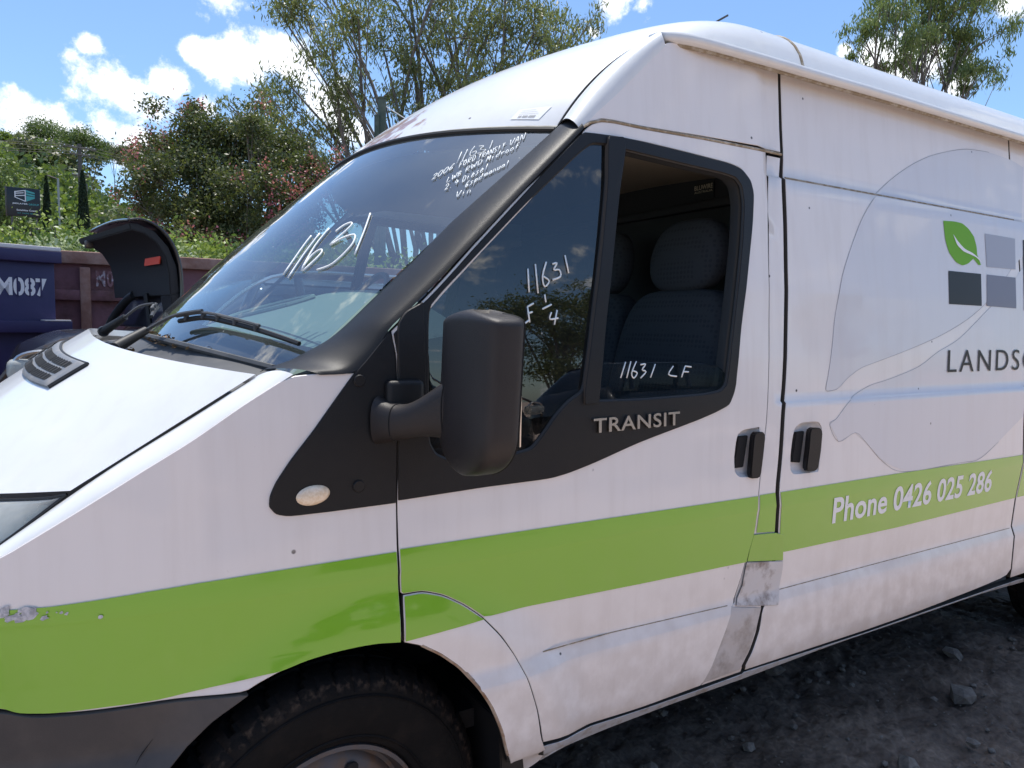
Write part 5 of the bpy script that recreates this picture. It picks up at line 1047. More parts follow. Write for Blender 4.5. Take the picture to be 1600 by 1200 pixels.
# B pillar trim, belt, sticker
tube('pillar_trim_strip', [catmull([(1.80, .15, 1.86), (1.86, .16, 1.75), (1.88, .14, 1.5), (1.87, .11, 1.2), (1.84, .11, .9)], 6)], .028, M['pillar_in'], van, 8)
tube('seat_belt', [[(1.735, .09, 1.80), (1.742, .075, 1.5), (1.728, .06, 1.2)]], .0045, mat('pale_belt_webbing', (.42, .42, .45), .8), van, 4)
inner = [tuple(p) for p in D['hole_w']]
ic = (sum(p[0] for p in inner)/len(inner), sum(p[1] for p in inner)/len(inner))
V = []; Fc = []; lp = smooth_loop(inner, 1, 60); n = len(lp)
for k, dpt in ((1.0, .006), (.992, .02), (.988, .034), (.995, .048)):
    for x, z in lp: V.append((ic[0]+(x-ic[0])*k, side_y(x, z)+dpt, ic[1]+(z-ic[1])*k))
for i in range(3):
    for j in range(n): Fc.append([i*n+j, i*n+(j+1) % n, (i+1)*n+(j+1) % n, (i+1)*n+j])
mobj('window_inner_frame', V, Fc, M['interior'], van)
st = box('sticker', (2.014, .544, 1.915), (.003, .10, .062), mat('black_sticker', (.015, .016, .018), .5), van, 0)
M['tanprint'] = mat('tan_print', (.55, .50, .38), .7)
st.location = (0, 0, -.03)
def stickp(z0, h, y0=.589, w=.09): return lambda a_, b_, c_: (2.0105, y0-a_*w, z0+.01+b_*h)
text_obj('sticker_lettering', 'BLUWIRE', M['tanprint'], st, stickp(1.912, .017), offset=.015)
text_obj('sticker_lettering', 'AUSTRALIA', M['tanprint'], st, stickp(1.900, .008), offset=.01)
# cargo bay lining so that nothing shines through
sheet('far_inner_lining', [(2.04, .45), (5.1, .45), (5.1, 2.1), (2.04, 2.1)], M['interior'], van, off=.05, far=True, thick=0, lip=False, dx=1, dz=1)

# ================================================================== bins and the vehicle beyond
M['purple'] = mat('deep_purple_paint', (.018, .014, .070), .5, noise=(3, (.027, .020, .09), .4, .7), bump=(12, .25, .01))
M['stencil'] = mat('stencil_white', (.72, .70, .74), .7)
M['pinkrust'] = mat('faded_pink_rusty_steel', (.23, .105, .12), .8, noise=(3.2, (.10, .045, .04), .44, .64), bump=(9, .6, .02))
M['rustedge'] = mat('rusty_rail', (.24, .115, .085), .85, noise=(5, (.36, .22, .18), .4, .65), bump=(20, .6, .01))
M['paleedge'] = mat('pale_edge_paint', (.62, .58, .58), .6)  # rim and flange edge paler than the purple body
bn = empty('purple_skip_bin', (-.092, 6.117, -.1), R(19)); tag(bn, 'dark purple steel bin stencilled M087 at the left edge of the photo', 'skip bin')
box('bin_body', (-1.3, .8, 1.03), (2.6, 1.6, 2.06), M['purple'], bn, .01)
box('top_rim', (-1.3, -.0, 2.07), (2.68, .10, .035), M['paleedge'], bn, .006); box('rim_flange', (-1.29, -.03, 2.0), (2.66, .06, .10), M['purple'], bn, .006)
box('mid_flange', (-1.27, -.05, 1.40), (2.72, .13, .10), M['purple'], bn, .006); box('mid_flange_edge', (-.02, -.05, 1.456), (.20, .132, .012), M['paleedge'], bn, .003)
def face(x0, z0, x1, h, y): return lambda a_, b_, c_: (x0+(x1-x0)*a_, y, z0+h*b_)
text_obj('stencil_lettering', 'M087', M['stencil'], bn, face(-.435, 1.66, -.065, .155, -.004), offset=.03, spacing=1.0)
for x in (-.305, -.215, -.13): box('stencil_bridge', (x+.02, -.005, 1.74), (.012, .004, .17), M['purple'], bn, 0)
sk = empty('rusty_skip', (-.07, 6.813, -.1), R(-2.6)); tag(sk, 'long faded pink and rusty open skip standing behind the van', 'skip bin')
L_ = 7.5
box('side_wall', (L_/2-1.5, .06, 1.05), (L_, .03, 2.06), M['pinkrust'], sk, .0); box('top_rail', (L_/2-1.5, .02, 2.06), (L_, .13, .12), M['rustedge'], sk, .015)
box('end_wall', (L_-1.52, 1.1, 1.05), (.03, 2.1, 2.0), M['pinkrust'], sk, 0); box('far_wall', (L_/2-1.5, 2.2, 1.05), (L_, .03, 2.06), M['pinkrust'], sk, 0)
box('mid_rail', (L_/2-1.5, .01, 1.70), (L_, .10, .10), M['pinkrust'], sk, .01)
for k in range(10): box('upright_rib', (-.5+.72*k, .0, 1.0), (.09, .11, 1.94), M['rustedge'] if k % 3 == 1 else M['pinkrust'], sk, .01)
text_obj('stencil_lettering', 'M0037', mat('flaking_stencil_white', (.50, .42, .46), .8, noise=(18, (.26, .13, .14), .44, .52)), sk, face(.31, 1.79, .66, .16, .035), offset=.02, spacing=1.1)

def dark_vehicle(loc, rz, label, open_bonnet, paintm):
    """dark off-road vehicle; front towards local -x"""
    v = empty('dark_off_roader', loc, rz); tag(v, label, 'car')
    def lower(s, t):
        # s along the length, t round the section from near sill over the top to the far sill
        x = -.86+4.24*s; nose_ = sstep(0, .05, s)*sstep(0, .03, 1-s); z_top = 1.16+.24*sstep(-1.02, -.35, x)
        hw = .90*(.80+.20*nose_**.5); zt = .45+(z_top-.45)*(.55+.45*nose_)
        th = math.pi*t; e = .42; c_, s_ = math.cos(th), math.sin(th)
        return (x, .9-hw*(abs(c_)**e)*(1 if c_ > 0 else -1), .42+(zt-.42)*(abs(s_)**e))
    grid('body', lower, 60, 40, paintm, v, flip=True)
    def roof_(s, t):
        x = .05+3.1*s; k = min(1, s/.22, (1-s)/.12); k = k**.7 if k > 0 else 0
        th = math.pi*t; c_, s_ = math.cos(th), math.sin(th); hw = .86-.12*k
        return (x, .9-hw*(abs(c_)**.4)*(1 if c_ > 0 else -1), 1.32+(.50*k)*(abs(s_)**.5))
    g = grid('cabin_glass', roof_, 40, 30, M['sideglass'], v, flip=True)
    grid('cabin_roof', lambda s, t: tuple(Vector(roof_(.22+.66*s, .27+.46*t))+Vector((0, 0, .012))), 20, 14, paintm, v, flip=True)
    for x in (.12, .95, 1.9, 2.95):
        tube('window_pillar', [[(x+.25 if x < .5 else x, .03, 1.34), (x+.50 if x < .5 else x-.03, .13, 1.80)]], .035, paintm, v, 8)
    tube('roof_strip', [catmull([(.1, .015, 1.37), (.7, .10, 1.80), (1.6, .11, 1.86), (2.6, .10, 1.83), (3.1, .05, 1.5)], 6)], .014, M['chrome'], v)
    for x in (-.42, 2.35):
        w = bpy.data.objects.new('wheel', None); COL.objects.link(w); w.parent = v; w.location = (x, -.02, .36)
        lathe('tyre', [(.22, .03), (.25, .0), (.33, .0), (.37, .04), (.38, .12), (.37, .22)], M['tyre'], w, 48); lathe('rim', [(0, .02), (.1, .015), (.2, .03), (.22, .03)], M['steel'], w, 32)
    tube('wing_edge', [catmull([(.55, .05, 1.415), (.0, .045, 1.405), (-.35, .05, 1.39), (-.62, .07, 1.345), (-.85, .12, 1.22), (-.97, .2, 1.05)], 6)], .016, M['steel'], v)
    box('headlamp', (-.80, .10, 1.17), (.22, .14, .13), M['lens'], v, .04, 3); tube('lamp_rim', [catmull([(-.68, .035, 1.23), (-.74, .03, 1.28), (-.86, .06, 1.25), (-.9, .08, 1.15)], 5)], .012, M['chrome'], v)
    if open_bonnet:
        pr = catmull([(0.05, 0, 1.42), (.07, 0, 1.66), (.06, 0, 1.85), (.01, 0, 1.99), (-.07, 0, 2.08), (-.17, 0, 2.12), (-.25, 0, 2.11)], 8); n = len(pr)
        b_ = grid('raised_bonnet', lambda s, t: tuple(pr[int(round(s*(n-1)))]+Vector((.02*math.sin(math.pi*t)+.09*t*s, .06+1.38*t, .03*math.sin(math.pi*t)*s+.05*t*s*s))), n-1, 16, paintm, v, thick=.015)
        fr_ = [(.055, 1.66), (.04, 1.83), (-.01, 1.955), (-.09, 2.045), (-.19, 2.085), (-.245, 2.085), (-.235, 2.045), (-.16, 2.03), (-.085, 1.98), (-.03, 1.89), (-.01, 1.78), (-.005, 1.64)]
        prism('bonnet_inner_frame', fr_, .09, 1.40, M['underb'], b_, .006)
        prism('bonnet_leg', [(.055, 1.66), (-.005, 1.64), (.01, 1.56), (.015, 1.40), (.055, 1.40)], .09, .30, M['underb'], b_, .006)
        tube('bonnet_leg', [catmull([(-.0, .9, 1.66), (-.01, 1.05, 1.62), (-.03, 1.22, 1.54), (-.06, 1.33, 1.44), (-.07, 1.34, 1.36)], 6)], .030, M['underb'], b_, 8)
        tube('bonnet_prop', [[(-.02, .55, 1.66), (-.01, .50, 1.40)]], .018, M['underb'], b_, 6)
        l_ = box('warning_label', (-.030, .34, 1.915), (.006, .32, .135), mat('orange_red_label', (.80, .06, .02), .5), b_, .0, rot=Matrix.Rotation(R(8), 3, 'Y'))
        box('label_panel', (-.037, .42, 1.935), (.004, .13, .055), mat('yellow_print', (.62, .32, .05), .5), l_, 0)
        box('catch_plate', (-.22, 1.2, 2.03), (.05, .06, .06), M['steel'], b_, .01)
    return v
M['carblack'] = mat('dusty_black_paint', (.012, .013, .016), .35, coat=.8, bump=(2, .05, .01))
M['underb'] = mat('black_underside', (.010, .010, .012), .6)
dark_vehicle((.60, 3.78, -.1), R(11.5), 'black off-road vehicle with its bonnet raised, behind the nose of the white van', True, M['carblack'])
rv = dark_vehicle((3.6, -5.2, -.1), R(180), 'dark parked car reflected in the quarter glass, with a bright roof strip', False, M['carblack'])
def copy_tree(o, parent=None):
    c = o.copy(); COL.objects.link(c); c.parent = parent
    for ch in list(o.children): copy_tree(ch, c)
    return c
rv['group'] = 'dark vehicles parked or added behind the photographer'
for x, y, a_, lb in ((8.9, -5.6, 176, 'unseen dark car added to reflect in the lower door paint and sliding door'), (-1.6, -5.9, 184, 'unseen dark car added to reflect in the green stripe on the front wing')):
    c = copy_tree(rv); c.location = (x, y, -.1); c.rotation_euler = (0, 0, R(a_)); c['label'] = lb; c['group'] = 'dark vehicles parked or added behind the photographer'  # unseen cars added for the dark reflections they give the side paint
# scrap heap reflected in the quarter glass
rr = random.Random(5); sh_ = empty('scrap_heap', (.2, -4.2, -.1)); tag(sh_, 'heap of grey engine parts seen only as a reflection in the quarter glass', 'scrap')
for k in range(26):
    x, y, z = rr.gauss(1.9, .5), rr.gauss(0, .35), rr.uniform(.1, .75)
    if k % 3 == 0: lathe('pulley', [(0, 0), (.05, 0), (.06, .03), (.11, .03), (.12, .0), (.12, .08), (0, .08)], M['steel'], sh_, 20, (x, y, z))
    elif k % 3 == 1: box('engine_block', (x, y, z), (rr.uniform(.15, .4), rr.uniform(.15, .3), rr.uniform(.1, .25)), M['steel'], sh_, .02, rot=Matrix.Rotation(rr.uniform(0, 3), 3, 'Z') @ Matrix.Rotation(rr.uniform(-.6, .6), 3, 'X'))
    else: tube('pipe', [catmull([(x, y, z), (x+rr.uniform(-.2, .2), y+.1, z+.2), (x+rr.uniform(-.4, .4), y, z+.1)], 5)], .025, M['steel'], sh_, 8)

# ================================================================== vegetation
def leaves(C, size, droop=0., aspect=.45, seed=0, elong=1.):
    """C: (n,3) leaf centres -> verts, faces of bent quads"""
    g = np.random.default_rng(seed); n = len(C); C = np.asarray(C)
    d = g.normal(size=(n, 3)); d[:, 2] -= droop; d /= np.linalg.norm(d, axis=1)[:, None]
    u = g.normal(size=(n, 3)); w = np.cross(d, u); w /= np.maximum(1e-6, np.linalg.norm(w, axis=1))[:, None]
    s = size*(.6+.8*g.random(n))[:, None]
    a = C-d*s*.5*elong; b = C+w*s*aspect*.5; c = C+d*s*.5*elong; e = C-w*s*aspect*.5
    V = np.stack([a, b, c, e], 1).reshape(-1, 3); return V
def leaf_obj(name, V, mat_, parent):
    n = len(V)//4; me = bpy.data.meshes.new(name); me.vertices.add(len(V)); me.vertices.foreach_set('co', V.astype(np.float32).ravel())
    me.loops.add(n*4); me.loops.foreach_set('vertex_index', np.arange(n*4, dtype=np.int32)); me.polygons.add(n)
    me.polygons.foreach_set('loop_start', np.arange(0, n*4, 4, dtype=np.int32)); me.update(calc_edges=True); me.materials.append(mat_)
    o = bpy.data.objects.new(name, me); COL.objects.link(o)
    if parent: o.parent = parent
    return o
def tree(name, loc, label, cat, clumps, leaf_mat, n_leaf, size, trunk_r, droop=0, aspect=.35, seed=1, split=.3, stems=1, group=None, spread=.5, twig=True, blossom=None, bark='bark', lean=0., flat=.75, elong=1., tight=1., loose=.35, ntw=7):
    """clumps: list of (x, y, z, r) in the tree's own space; limbs reach each of them"""
    t = empty(name, loc); tag(t, label, cat, group); rr_ = random.Random(seed); g = np.random.default_rng(seed)
    zmin = min(c[2]-c[3] for c in clumps); fork = max(.25, zmin*split)
    V = []; Fc = []
    def add(paths, r, k):
        v, f = tube_mesh(paths, r, k, False); b_ = len(V); V.extend(v); Fc.extend([[i+b_ for i in q] for q in f])
    roots = []
    for s in range(stems):
        a_ = 6.283*s/stems+rr_.random(); off = .25*trunk_r*4*(stems > 1); top = Vector((off*3*math.cos(a_)+lean*fork, off*3*math.sin(a_), fork))
        add([catmull([(off*math.cos(a_), off*math.sin(a_), -.1), top*.5, top], 3)], lambda q: trunk_r*(1-.35*q), 8); roots.append(top)
    C = []
    for (x, y, z, r) in clumps:
        p = Vector((x, y, z)); b_ = min(roots, key=lambda q: (q-p).length+rr_.random()*.5); mid = b_.lerp(p, .5)+Vector((rr_.uniform(-.1, .1)*(p-b_).length, rr_.uniform(-.1, .1)*(p-b_).length, (p-b_).length*.06))
        L_ = catmull([b_, mid, p], 4); rad = trunk_r*.5*min(1, .35+r/2.5); add([L_], lambda q: rad*(1-.75*q)+.01, 6)
        tips = []
        if twig:
            for k in range(ntw):
                q = L_[rr_.randrange(len(L_)//2, len(L_))]; e = p+Vector((rr_.gauss(0, 1)*r*.65, rr_.gauss(0, 1)*r*.65, rr_.gauss(.1, .6)*r*.6)); tips.append(e)
                add([catmull([q, q.lerp(e, .5)+Vector((0, 0, .08*r)), e], 3)], lambda w_: rad*.28*(1-.8*w_)+.006, 4)
        n = int(n_leaf*r**2/sum(c[3]**2 for c in clumps))
        if tips:
            ti = np.array([tuple(e) for e in tips]); pick = g.integers(0, len(ti), n); cc = ti[pick]+g.normal(size=(n, 3))*r*tight*np.array([.30, .30, .26]); 
            k2 = g.random(n) < loose; q2 = g.normal(size=(n, 3)); q2 /= np.linalg.norm(q2, axis=1)[:, None]
            cc[k2] = (np.array([x, y, z])+q2*(g.random(n)**.4)[:, None]*r*np.array([1, 1, flat]))[k2]
        else:
            q2 = g.normal(size=(n, 3)); q2 /= np.linalg.norm(q2, axis=1)[:, None]
            lump = 1+.22*np.sin(q2[:, 0]*5+seed)*np.cos(q2[:, 1]*6+seed*2)+.12*np.sin(q2[:, 2]*11+q2[:, 0]*9)
            cc = np.array([x, y, z])+q2*(lump*(g.random(n)**.33))[:, None]*r*np.array([1, 1, flat])
        C.append(cc)
    C = np.concatenate(C)
    mobj('trunk', V, Fc, M[bark], t)
    leaf_obj('crown', leaves(C, size, droop, aspect, seed, elong), M[leaf_mat], t)
    if blossom:
        m_, nb, bs = blossom; top = C[((C-C.mean(0))**2).sum(1) > np.percentile(((C-C.mean(0))**2).sum(1), 72)]; cs = top[g.integers(0, len(top), nb)]
        cs = np.repeat(cs, 30, 0)+g.normal(size=(nb*30, 3))*bs*np.array([.8, .8, 1.3]); leaf_obj('blossom', leaves(cs, bs*.55, 0, .9, seed+5), M[m_], t)
    return t
def cl_from(pts, z_off=0): return pts
def dirpt(u, v, d):
    """a spot at a distance along a bearing (u, v in photo pixels)"""
    x = (u-800)/1130; y = (v-600)/1130
    dv = fw+rt*x-up*y; return Vector((0, -1.41, 1.38))+dv*d
def clumps_at(base, spec, d, jy=1.2, seed=0):
    rr_ = random.Random(seed); out = []
    for (u, v, r) in spec:
        dd_ = d+rr_.uniform(-jy, jy); p = dirpt(u, v, dd_); out.append((p.x-base.x, p.y-base.y, p.z-base.z, r*dd_/1130))
    return out
# big eucalypt behind the cab
def gbase(u, d): p = dirpt(u, 500, d); return Vector((p.x, p.y, -.1))
b0 = gbase(665, 24)
spec = [(430, 10, 38), (480, 30, 42), (520, 75, 46), (560, 30, 50), (600, 80, 50), (640, 40, 50), (690, 30, 55), (735, 60, 48), (775, 35, 45), (800, 80, 45), (840, 60, 45), (880, 50, 40), (905, 40, 28), (850, 20, 40), (790, -20, 50), (700, -40, 60), (600, -30, 60), (510, -20, 50),
        (450, 130, 40), (500, 160, 45), (540, 130, 40), (440, 190, 40), (480, 215, 38), (530, 200, 38), (410, 160, 25), (600, 150, 38), (650, 120, 40), (700, 130, 36), (745, 120, 36), (870, 90, 32), (640, 180, 30), (690, 175, 28), (360, 165, 22), (390, 200, 28), (620, -110, 60), (720, -110, 60), (800, -90, 50), (540, 250, 26), (780, 120, 26)]
tree('gum_tree', tuple(b0), 'tall many-limbed gum tree with open grey-green crown above the windscreen', 'tree', clumps_at(b0, spec, 24, 1.6, 2), 'euc', 33000, .19, .20, droop=1.6, aspect=.24, seed=4, split=.22, stems=3, lean=0, tight=.85, loose=.14, ntw=5)
b1 = gbase(1450, 30)
spec = [(1400, 25, 38), (1440, 10, 40), (1490, 20, 45), (1520, 60, 40), (1460, 60, 42), (1410, 75, 34), (1370, 40, 28), (1500, 105, 38), (1530, 110, 26), (1350, 60, 16), (1440, 110, 26), (1510, 140, 18), (1335, 90, 14), (1385, 110, 16), (1480, -50, 60), (1410, -50, 50), (1535, -10, 36), (1550, -60, 40)]
tree('gum_tree', tuple(b1), 'slender gum tree with drooping leaves above the roof at the upper right', 'tree', clumps_at(b1, spec, 30, 1.4, 3), 'euc2', 23000, .24, .18, droop=2.4, aspect=.20, seed=9, split=.3, stems=2, tight=.8, loose=.15)
b2 = gbase(335, 16)
spec = [(300, 195, 34), (330, 215, 40), (370, 210, 42), (410, 225, 40), (440, 250, 40), (265, 235, 36), (240, 270, 32), (225, 300, 26), (290, 260, 46), (340, 270, 50), (390, 280, 50), (440, 300, 46), (480, 260, 34), (270, 320, 42), (320, 330, 46), (370, 340, 46), (420, 350, 44), (470, 330, 40), (500, 290, 30), (300, 175, 20), (450, 225, 26), (385, 200, 26), (240, 325, 24), (350, 380, 40), (290, 380, 36)]
tree('crepe_myrtle', tuple(b2), 'wide dark leafy tree with sprays of pink blossom beyond the skips', 'tree', clumps_at(b2, spec, 16, .9, 5), 'myrtle', 70000, .08, .09, aspect=.5, seed=12, split=.5, stems=4, blossom=('pink', 210, .09))
# shrubs behind the skips
sh = [(-10, 375, 9.4, .55, 'hedge3', 'dark leafy shrub at the left edge behind the purple bin'), (40, 352, 10.2, .62, 'hedge', 'yellow-green shrub right under the black sign'), (30, 388, 8.9, .42, 'hedge2', 'pale speckled low shrub just above the stencilled purple bin'),
      (95, 362, 9.8, .52, 'hedge', 'yellow-green shrub below the right-hand cypress'), (100, 390, 8.8, .40, 'hedge2', 'pale speckled low shrub above the left end of the rusty skip'), (145, 375, 9.2, .50, 'hedge3', 'dark green shrub touching the tip of the raised bonnet'),
      (205, 385, 9.2, .42, 'hedge3', 'dark shrub partly hidden under the raised bonnet'), (285, 372, 9.6, .50, 'hedge', 'bushy yellow-green shrub just right of the raised bonnet'), (350, 385, 9.2, .42, 'hedge', 'upright bright shrub below the pink-flowered tree beside the windscreen'),
      (318, 392, 9.0, .38, 'hedge2', 'small pale shrub between the two bright shrubs right of the raised bonnet'), (420, 380, 9.4, .5, 'hedge3', 'dark shrub seen through the lower windscreen'), (600, 410, 10.0, .6, 'hedge', 'sunlit shrub seen through the cab past the steering wheel'), (680, 400, 10.4, .62, 'hedge', 'sunlit shrub seen through the far door window')]
for k, (u, v, d, r, mt, lb) in enumerate(sh):
    p = dirpt(u, v, d); b_ = Vector((p.x, p.y, -.1)); rr_ = random.Random(30+k); z = p.z+.1
    cs = [(rr_.uniform(-.35, .35)*r*1.6, rr_.uniform(-.3, .3)*r*1.4, z-r*.55-q*r*.55+rr_.uniform(-.12, .12), r*rr_.uniform(.5, .8)) for q in (0, 0, .3, .8, 1.2, 1.8, 2.6) for _ in (0, 1)]
    cs = [c for c in cs if c[2] > .2]
    tree('shrub', tuple(b_), lb, 'shrub', cs, mt, 5200, .058, .03, aspect=.55, seed=60+k, split=.25, group='shrubs behind the skips')
# cypresses
for (u, v0, v1, d, w, lb) in [(74, 276, 345, 45, .50, 'slim dark cypress just right of the black sign'), (131, 268, 350, 42, .62, 'taller dark cypress at the foot of the power pole')]:
    p = dirpt(u, v1, d); tp_ = dirpt(u, v0, d); b_ = Vector((p.x, p.y, -.1)); H = tp_.z+.1
    t = empty('cypress', tuple(b_)); tag(t, lb, 'tree', 'cypresses by the sign'); g = np.random.default_rng(int(u)); n = 9000
    h = g.random(n)**.8; a_ = g.random(n)*6.283; rad = w*(1-h)**.55*(.75+.25*g.random(n)); C = np.stack([rad*np.cos(a_), rad*np.sin(a_), h*H], 1)
    leaf_obj('crown', leaves(C, .16, -1.5, .35, int(u)), M['cyp'], t); tube('trunk', [[(0, 0, 0), (0, 0, H*.9)]], lambda q: .1*(1-q)+.02, M['bark'], t)
# hill and woodland
def hill_h(x, y):
    d = Vector((x, y+1.41)).length; br = math.degrees(math.atan2(y+1.41, x)); k = sstep(50, 120, d)
    r = 17*sstep(78, 100, br)+6.5+3*math.sin(br*.35)
    return k*r-.15
V = []; Fc = []; nb, nd_ = 60, 26
for i in range(nb+1):
    br = R(30+110*i/nb)
    for j in range(nd_+1):
        d = 48+(j/nd_)**1.3*400; x, y = d*math.cos(br), d*math.sin(br)-1.41; V.append((x, y, hill_h(x, y)-(1. if j == 0 else 0)))
for i in range(nb):
    for j in range(nd_): a_ = i*(nd_+1)+j; Fc.append([a_, a_+nd_+1, a_+nd_+2, a_+1])
hl_ = mobj('hill', V, Fc, mat('woodland_floor', (.05, .06, .03), .95, noise=(.3, (.09, .10, .05), .4, .6))); tag(hl_, kind='structure')
def woodland():
    t = {'forest': [], 'forest2': [], 'forest3': []}; rr_ = random.Random(77); g = np.random.default_rng(8); TV = []; TF = []
    n = 0
    for k in range(420):
        u = rr_.uniform(-140, 760); d = rr_.uniform(52, 150)
        p = dirpt(u, 495, d); z0 = hill_h(p.x, p.y); H = rr_.uniform(5, 9); 
        # keep the skyline of the photograph: high on the left, falling to the right
        vs = np.interp(u, [-140, 0, 60, 120, 160, 200, 240, 400, 760], [190, 212, 220, 228, 248, 244, 262, 330, 440])
        zmax = 1.38+(495-vs+.017*(u-800)*0)/1130*d
        if z0+H > zmax: H = zmax-z0
        if H < 2.5: continue
        r = min(3.6, H*.42); m_ = rr_.choice(['forest', 'forest', 'forest2', 'forest', 'forest3']); q = g.normal(size=(620, 3)); q /= np.linalg.norm(q, axis=1)[:, None]
        lump = 1+.25*np.sin(q[:, 0]*6+k)*np.cos(q[:, 1]*5+k*2)+.15*np.sin(q[:, 2]*9+k)
        C = np.array([p.x, p.y, z0+H-r*.8])+q*(lump*g.random(620)**.3)[:, None]*r*np.array([1, 1, .8])
        t[m_].append(C)
        v, f = tube_mesh([[(p.x, p.y, z0), (p.x+.3, p.y, z0+H-r)]], .16, 4, False); b_ = len(TV); TV += v; TF += [[i+b_ for i in w] for w in f]
    for m_, l in t.items():
        o = leaf_obj('woodland_canopy', leaves(np.concatenate(l), .52, 0, .6, 3), M[m_], None)
        tag(o, {'forest': 'mid green part of the wooded hillside behind the sign', 'forest2': 'brownish part of the wooded hillside behind the sign', 'forest3': 'lime green tree crowns of the wooded hillside behind the sign'}[m_], 'woodland', kind='stuff')
    o = mobj('woodland_trunks', TV, TF, M['bark']); tag(o, 'pale trunks in the wooded hillside behind the sign', 'woodland', kind='stuff')
woodland()
for k, (u, v, d, rs, mt, lb) in enumerate([(72, 208, 95, [(55, 210, 22), (75, 203, 20), (95, 213, 20), (40, 222, 18), (110, 222, 16)], 'forest', 'flat-topped tree standing out on the skyline left of the power pole'),
        (140, 225, 90, [(130, 215, 20), (150, 228, 20), (115, 218, 18), (150, 248, 18)], 'forest', 'tree on the skyline right beside the power pole'), (185, 240, 95, [(175, 240, 14), (192, 238, 14), (205, 250, 12)], 'forest2', 'small lone tree on the skyline between the pole and the pink-flowered tree'),
        (2, 300, 42, [(-12, 290, 24), (0, 325, 22), (-8, 345, 26), (-2, 262, 16)], 'forest', 'leafy tree left of the black sign at the edge of the photo')]):
    p = dirpt(u, 495, d); b_ = Vector((p.x, p.y, hill_h(p.x, p.y) if d > 48 else -.1)); tree('skyline_tree', tuple(b_), lb, 'tree', clumps_at(b_, rs, d, .8, k), mt, 7000, .30 if d > 50 else .16, .14, seed=90+k, split=.5)
# trees behind the photographer (their reflections stand in the side glass and paint)
for k, (x, y, h, lb) in enumerate([(22, -30, 9.5, 'tree reflected low in the rear of the quarter glass'), (34, -33, 11, 'tree reflected beside the door window edge'), (9, -36, 9, 'low tree reflected at the foot of the quarter glass'), (-12, -34, 10, 'tree reflected faintly in the front wing'), (52, -34, 12, 'tree reflected faintly in the sliding door')]):
    rr_ = random.Random(k); cs = [(rr_.gauss(0, 1.9), rr_.gauss(0, 1.2), h*(.22+.72*rr_.random()), rr_.uniform(1.0, 1.7)) for _ in range(13)]
    tree('reflected_tree', (x, y, -.1), lb, 'tree', cs, 'euc', 15000, .26, .18, seed=120+k, group='trees behind the photographer')

# ================================================================== sign, poles, posts
sg = D['bg_sign']; d_ = 38
p = dirpt(37, 316, d_); sx_ = empty('advertising_sign', (p.x, p.y, -.1), R(-4)); tag(sx_, 'black business sign with a white and teal hexagon logo above the shrubs', 'sign')
k_ = d_/1130; zc_ = p.z+.1
M['signblack'] = mat('sign_black', (.010, .016, .022), .4); M['teal'] = mat('sign_teal', (.06, .36, .36), .5); M['signwhite'] = mat('sign_white', (.75, .78, .8), .5)
def sgx(u): return (u-37)*k_*1.06
def sgz(v): return zc_-(v-316)*k_
box('sign_board', (0, .05, zc_), (41*k_*1.06, .10, 44*k_), M['signblack'], sx_, .01)
box('sign_edge', (sgx(15.3), .05, zc_), (1.6*k_, .14, 46*k_), M['steel'], sx_, .01)
def spoly(name, pts, m, y=-.012): return prism(name, [(sgx(u), sgz(v)) for u, v in pts], y, y+.01, m, sx_)
z3 = lambda l: [(x/7.5, 260+y/7.5) for x, y in l]
spoly('logo_outline', z3([(195, 300), (293, 278), (293, 288), (207, 308), (205, 318), (280, 306), (280, 316), (195, 330)]), M['signwhite'])
spoly('logo_outline', z3([(290, 278), (300, 276), (300, 412), (290, 408)]), M['signwhite']); spoly('logo_outline', z3([(195, 370), (205, 366), (292, 402), (292, 412)]), M['signwhite'])
spoly('logo_outline', z3([(195, 330), (205, 328), (205, 372), (195, 372)]), M['signwhite']); spoly('logo_outline', z3([(205, 345), (290, 335), (290, 345), (205, 355)]), M['signwhite'])
spoly('logo_half', z3([(303, 277), (383, 302), (383, 318), (303, 304)]), M['teal']); spoly('logo_half', z3([(303, 312), (383, 330), (383, 345), (303, 335)]), M['teal']); spoly('logo_half', z3([(303, 345), (383, 352), (383, 368), (303, 410)]), M['teal'])
def srow(txt, u0, u1, v0, h, m, off=.0): text_obj('sign_lettering', txt, m, sx_, lambda a_, b_, c_: (sgx(u0+(u1-u0)*a_), -.014, sgz(v0)+h*k_*b_), offset=off, spacing=1.05)
srow('JMSLATER', 23, 42, 320.2, 2.8, M['signwhite'], .03); srow('GROUP', 43, 56, 320.2, 2.8, M['teal'], .02)
srow('Sunshine Coast', 28, 53, 329.6, 2.6, M['signwhite'], .03); srow('07 5450 0000', 29, 53, 334, 2.0, M['teal'], .0)
for x in (-.55, .55): tube('sign_post', [[(x, .12, 0), (x, .12, zc_-.5)]], .05, M['steel'], sx_)
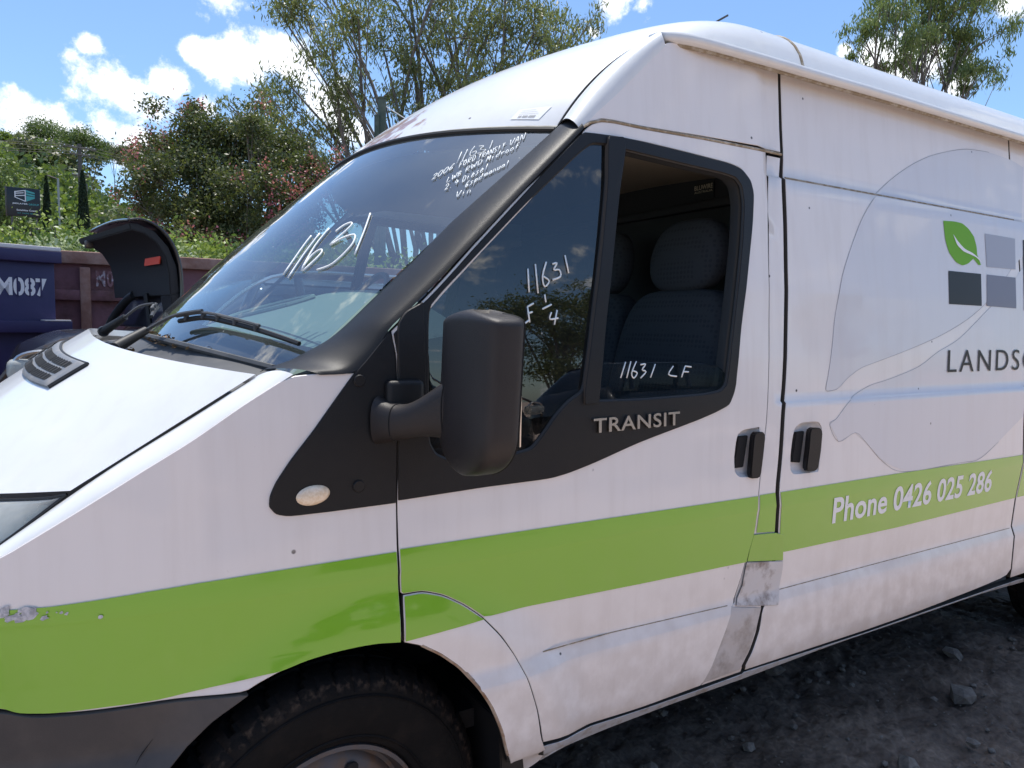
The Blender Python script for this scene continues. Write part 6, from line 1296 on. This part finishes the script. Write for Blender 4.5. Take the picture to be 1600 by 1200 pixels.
# power pole
p = dirpt(124, 225, 60); pb = empty('power_pole', (p.x, p.y, -.1), R(8)); tag(pb, 'timber power pole with cross-arms in front of the wooded hill', 'power pole'); H = p.z+.1
tube('pole', [[(0, 0, 0), (0, 0, H)]], lambda q: .20-.05*q, mat('weathered_timber', (.11, .10, .09), .9), pb, 10)
for z, w in ((H-.35, 2.4), (H-.9, 1.5), (H-2.6, 1.2)):
    ca = box('cross_arm', (0, -.16, z), (w, .10, .12), M['bark'], pb, .01)
    for x in (-.45, -.2, .2, .45): lathe('insulator', [(0, .0), (.04, .0), (.05, .10), (0, .14)], M['signwhite'], ca, 8, (x*w, -.16, z+.12))
box('transformer', (.28, -.2, H-3.6), (.35, .35, .7), M['steel'], pb, .06)
for k, dz in enumerate((0, -.55)):
    for x in (-.9, .9):
        w_ = tube('overhead_wire', [[(x, -.16, H-.2+dz), (x-14, 4, H-.9+dz), (x-30, 9, H+.2+dz)]], .018, M['rubber'], pb, 4)
        tube('overhead_wire', [[(x, -.16, H-.2+dz), (x+12, 3, H-1.1+dz), (x+26, 7, H-.4+dz)]], .018, M['rubber'], pb, 4)
# slim lamp pole behind the shrubs
p = dirpt(91, 290, 40); lp_ = empty('street_pole', (p.x, p.y, -.1)); tag(lp_, 'slim pale pole standing between the two cypresses', 'pole'); tube('pole', [[(0, 0, 0), (0, 0, p.z+.5)]], .06, mat('pale_galvanised', (.32, .36, .34), .6), lp_)
tube('lamp_arm', [[(0, 0, p.z+.45), (-.5, 0, p.z+.6)]], .04, M['steel'], lp_)
# green post by the gum tree, with its wire
p = dirpt(597, 155, 15); gp_ = empty('green_post', (p.x, p.y, -.1)); tag(gp_, 'mossy green timber post with a wire, left of the roof front', 'post'); H = p.z+.1
M['mossy'] = mat('mossy_green_timber', (.065, .095, .075), .9, noise=(6, (.12, .15, .12), .4, .65), bump=(20, .5, .01))
tube('post', [[(0, 0, 0), (0, 0, H)]], .085, M['mossy'], gp_, 12); tube('strut', [[(-.11, 0, 0), (-.11, 0, H-.35)]], .06, M['mossy'], gp_, 8)
tube('cap', [[(0, 0, H), (0, 0, H+.03)]], .10, M['mossy'], gp_, 12); tube('stay_wire', [[(.05, 0, H-.12), (.75, -.15, H-.48), (2.6, -.5, H-1.2)]], .012, M['signwhite'], gp_, 5)
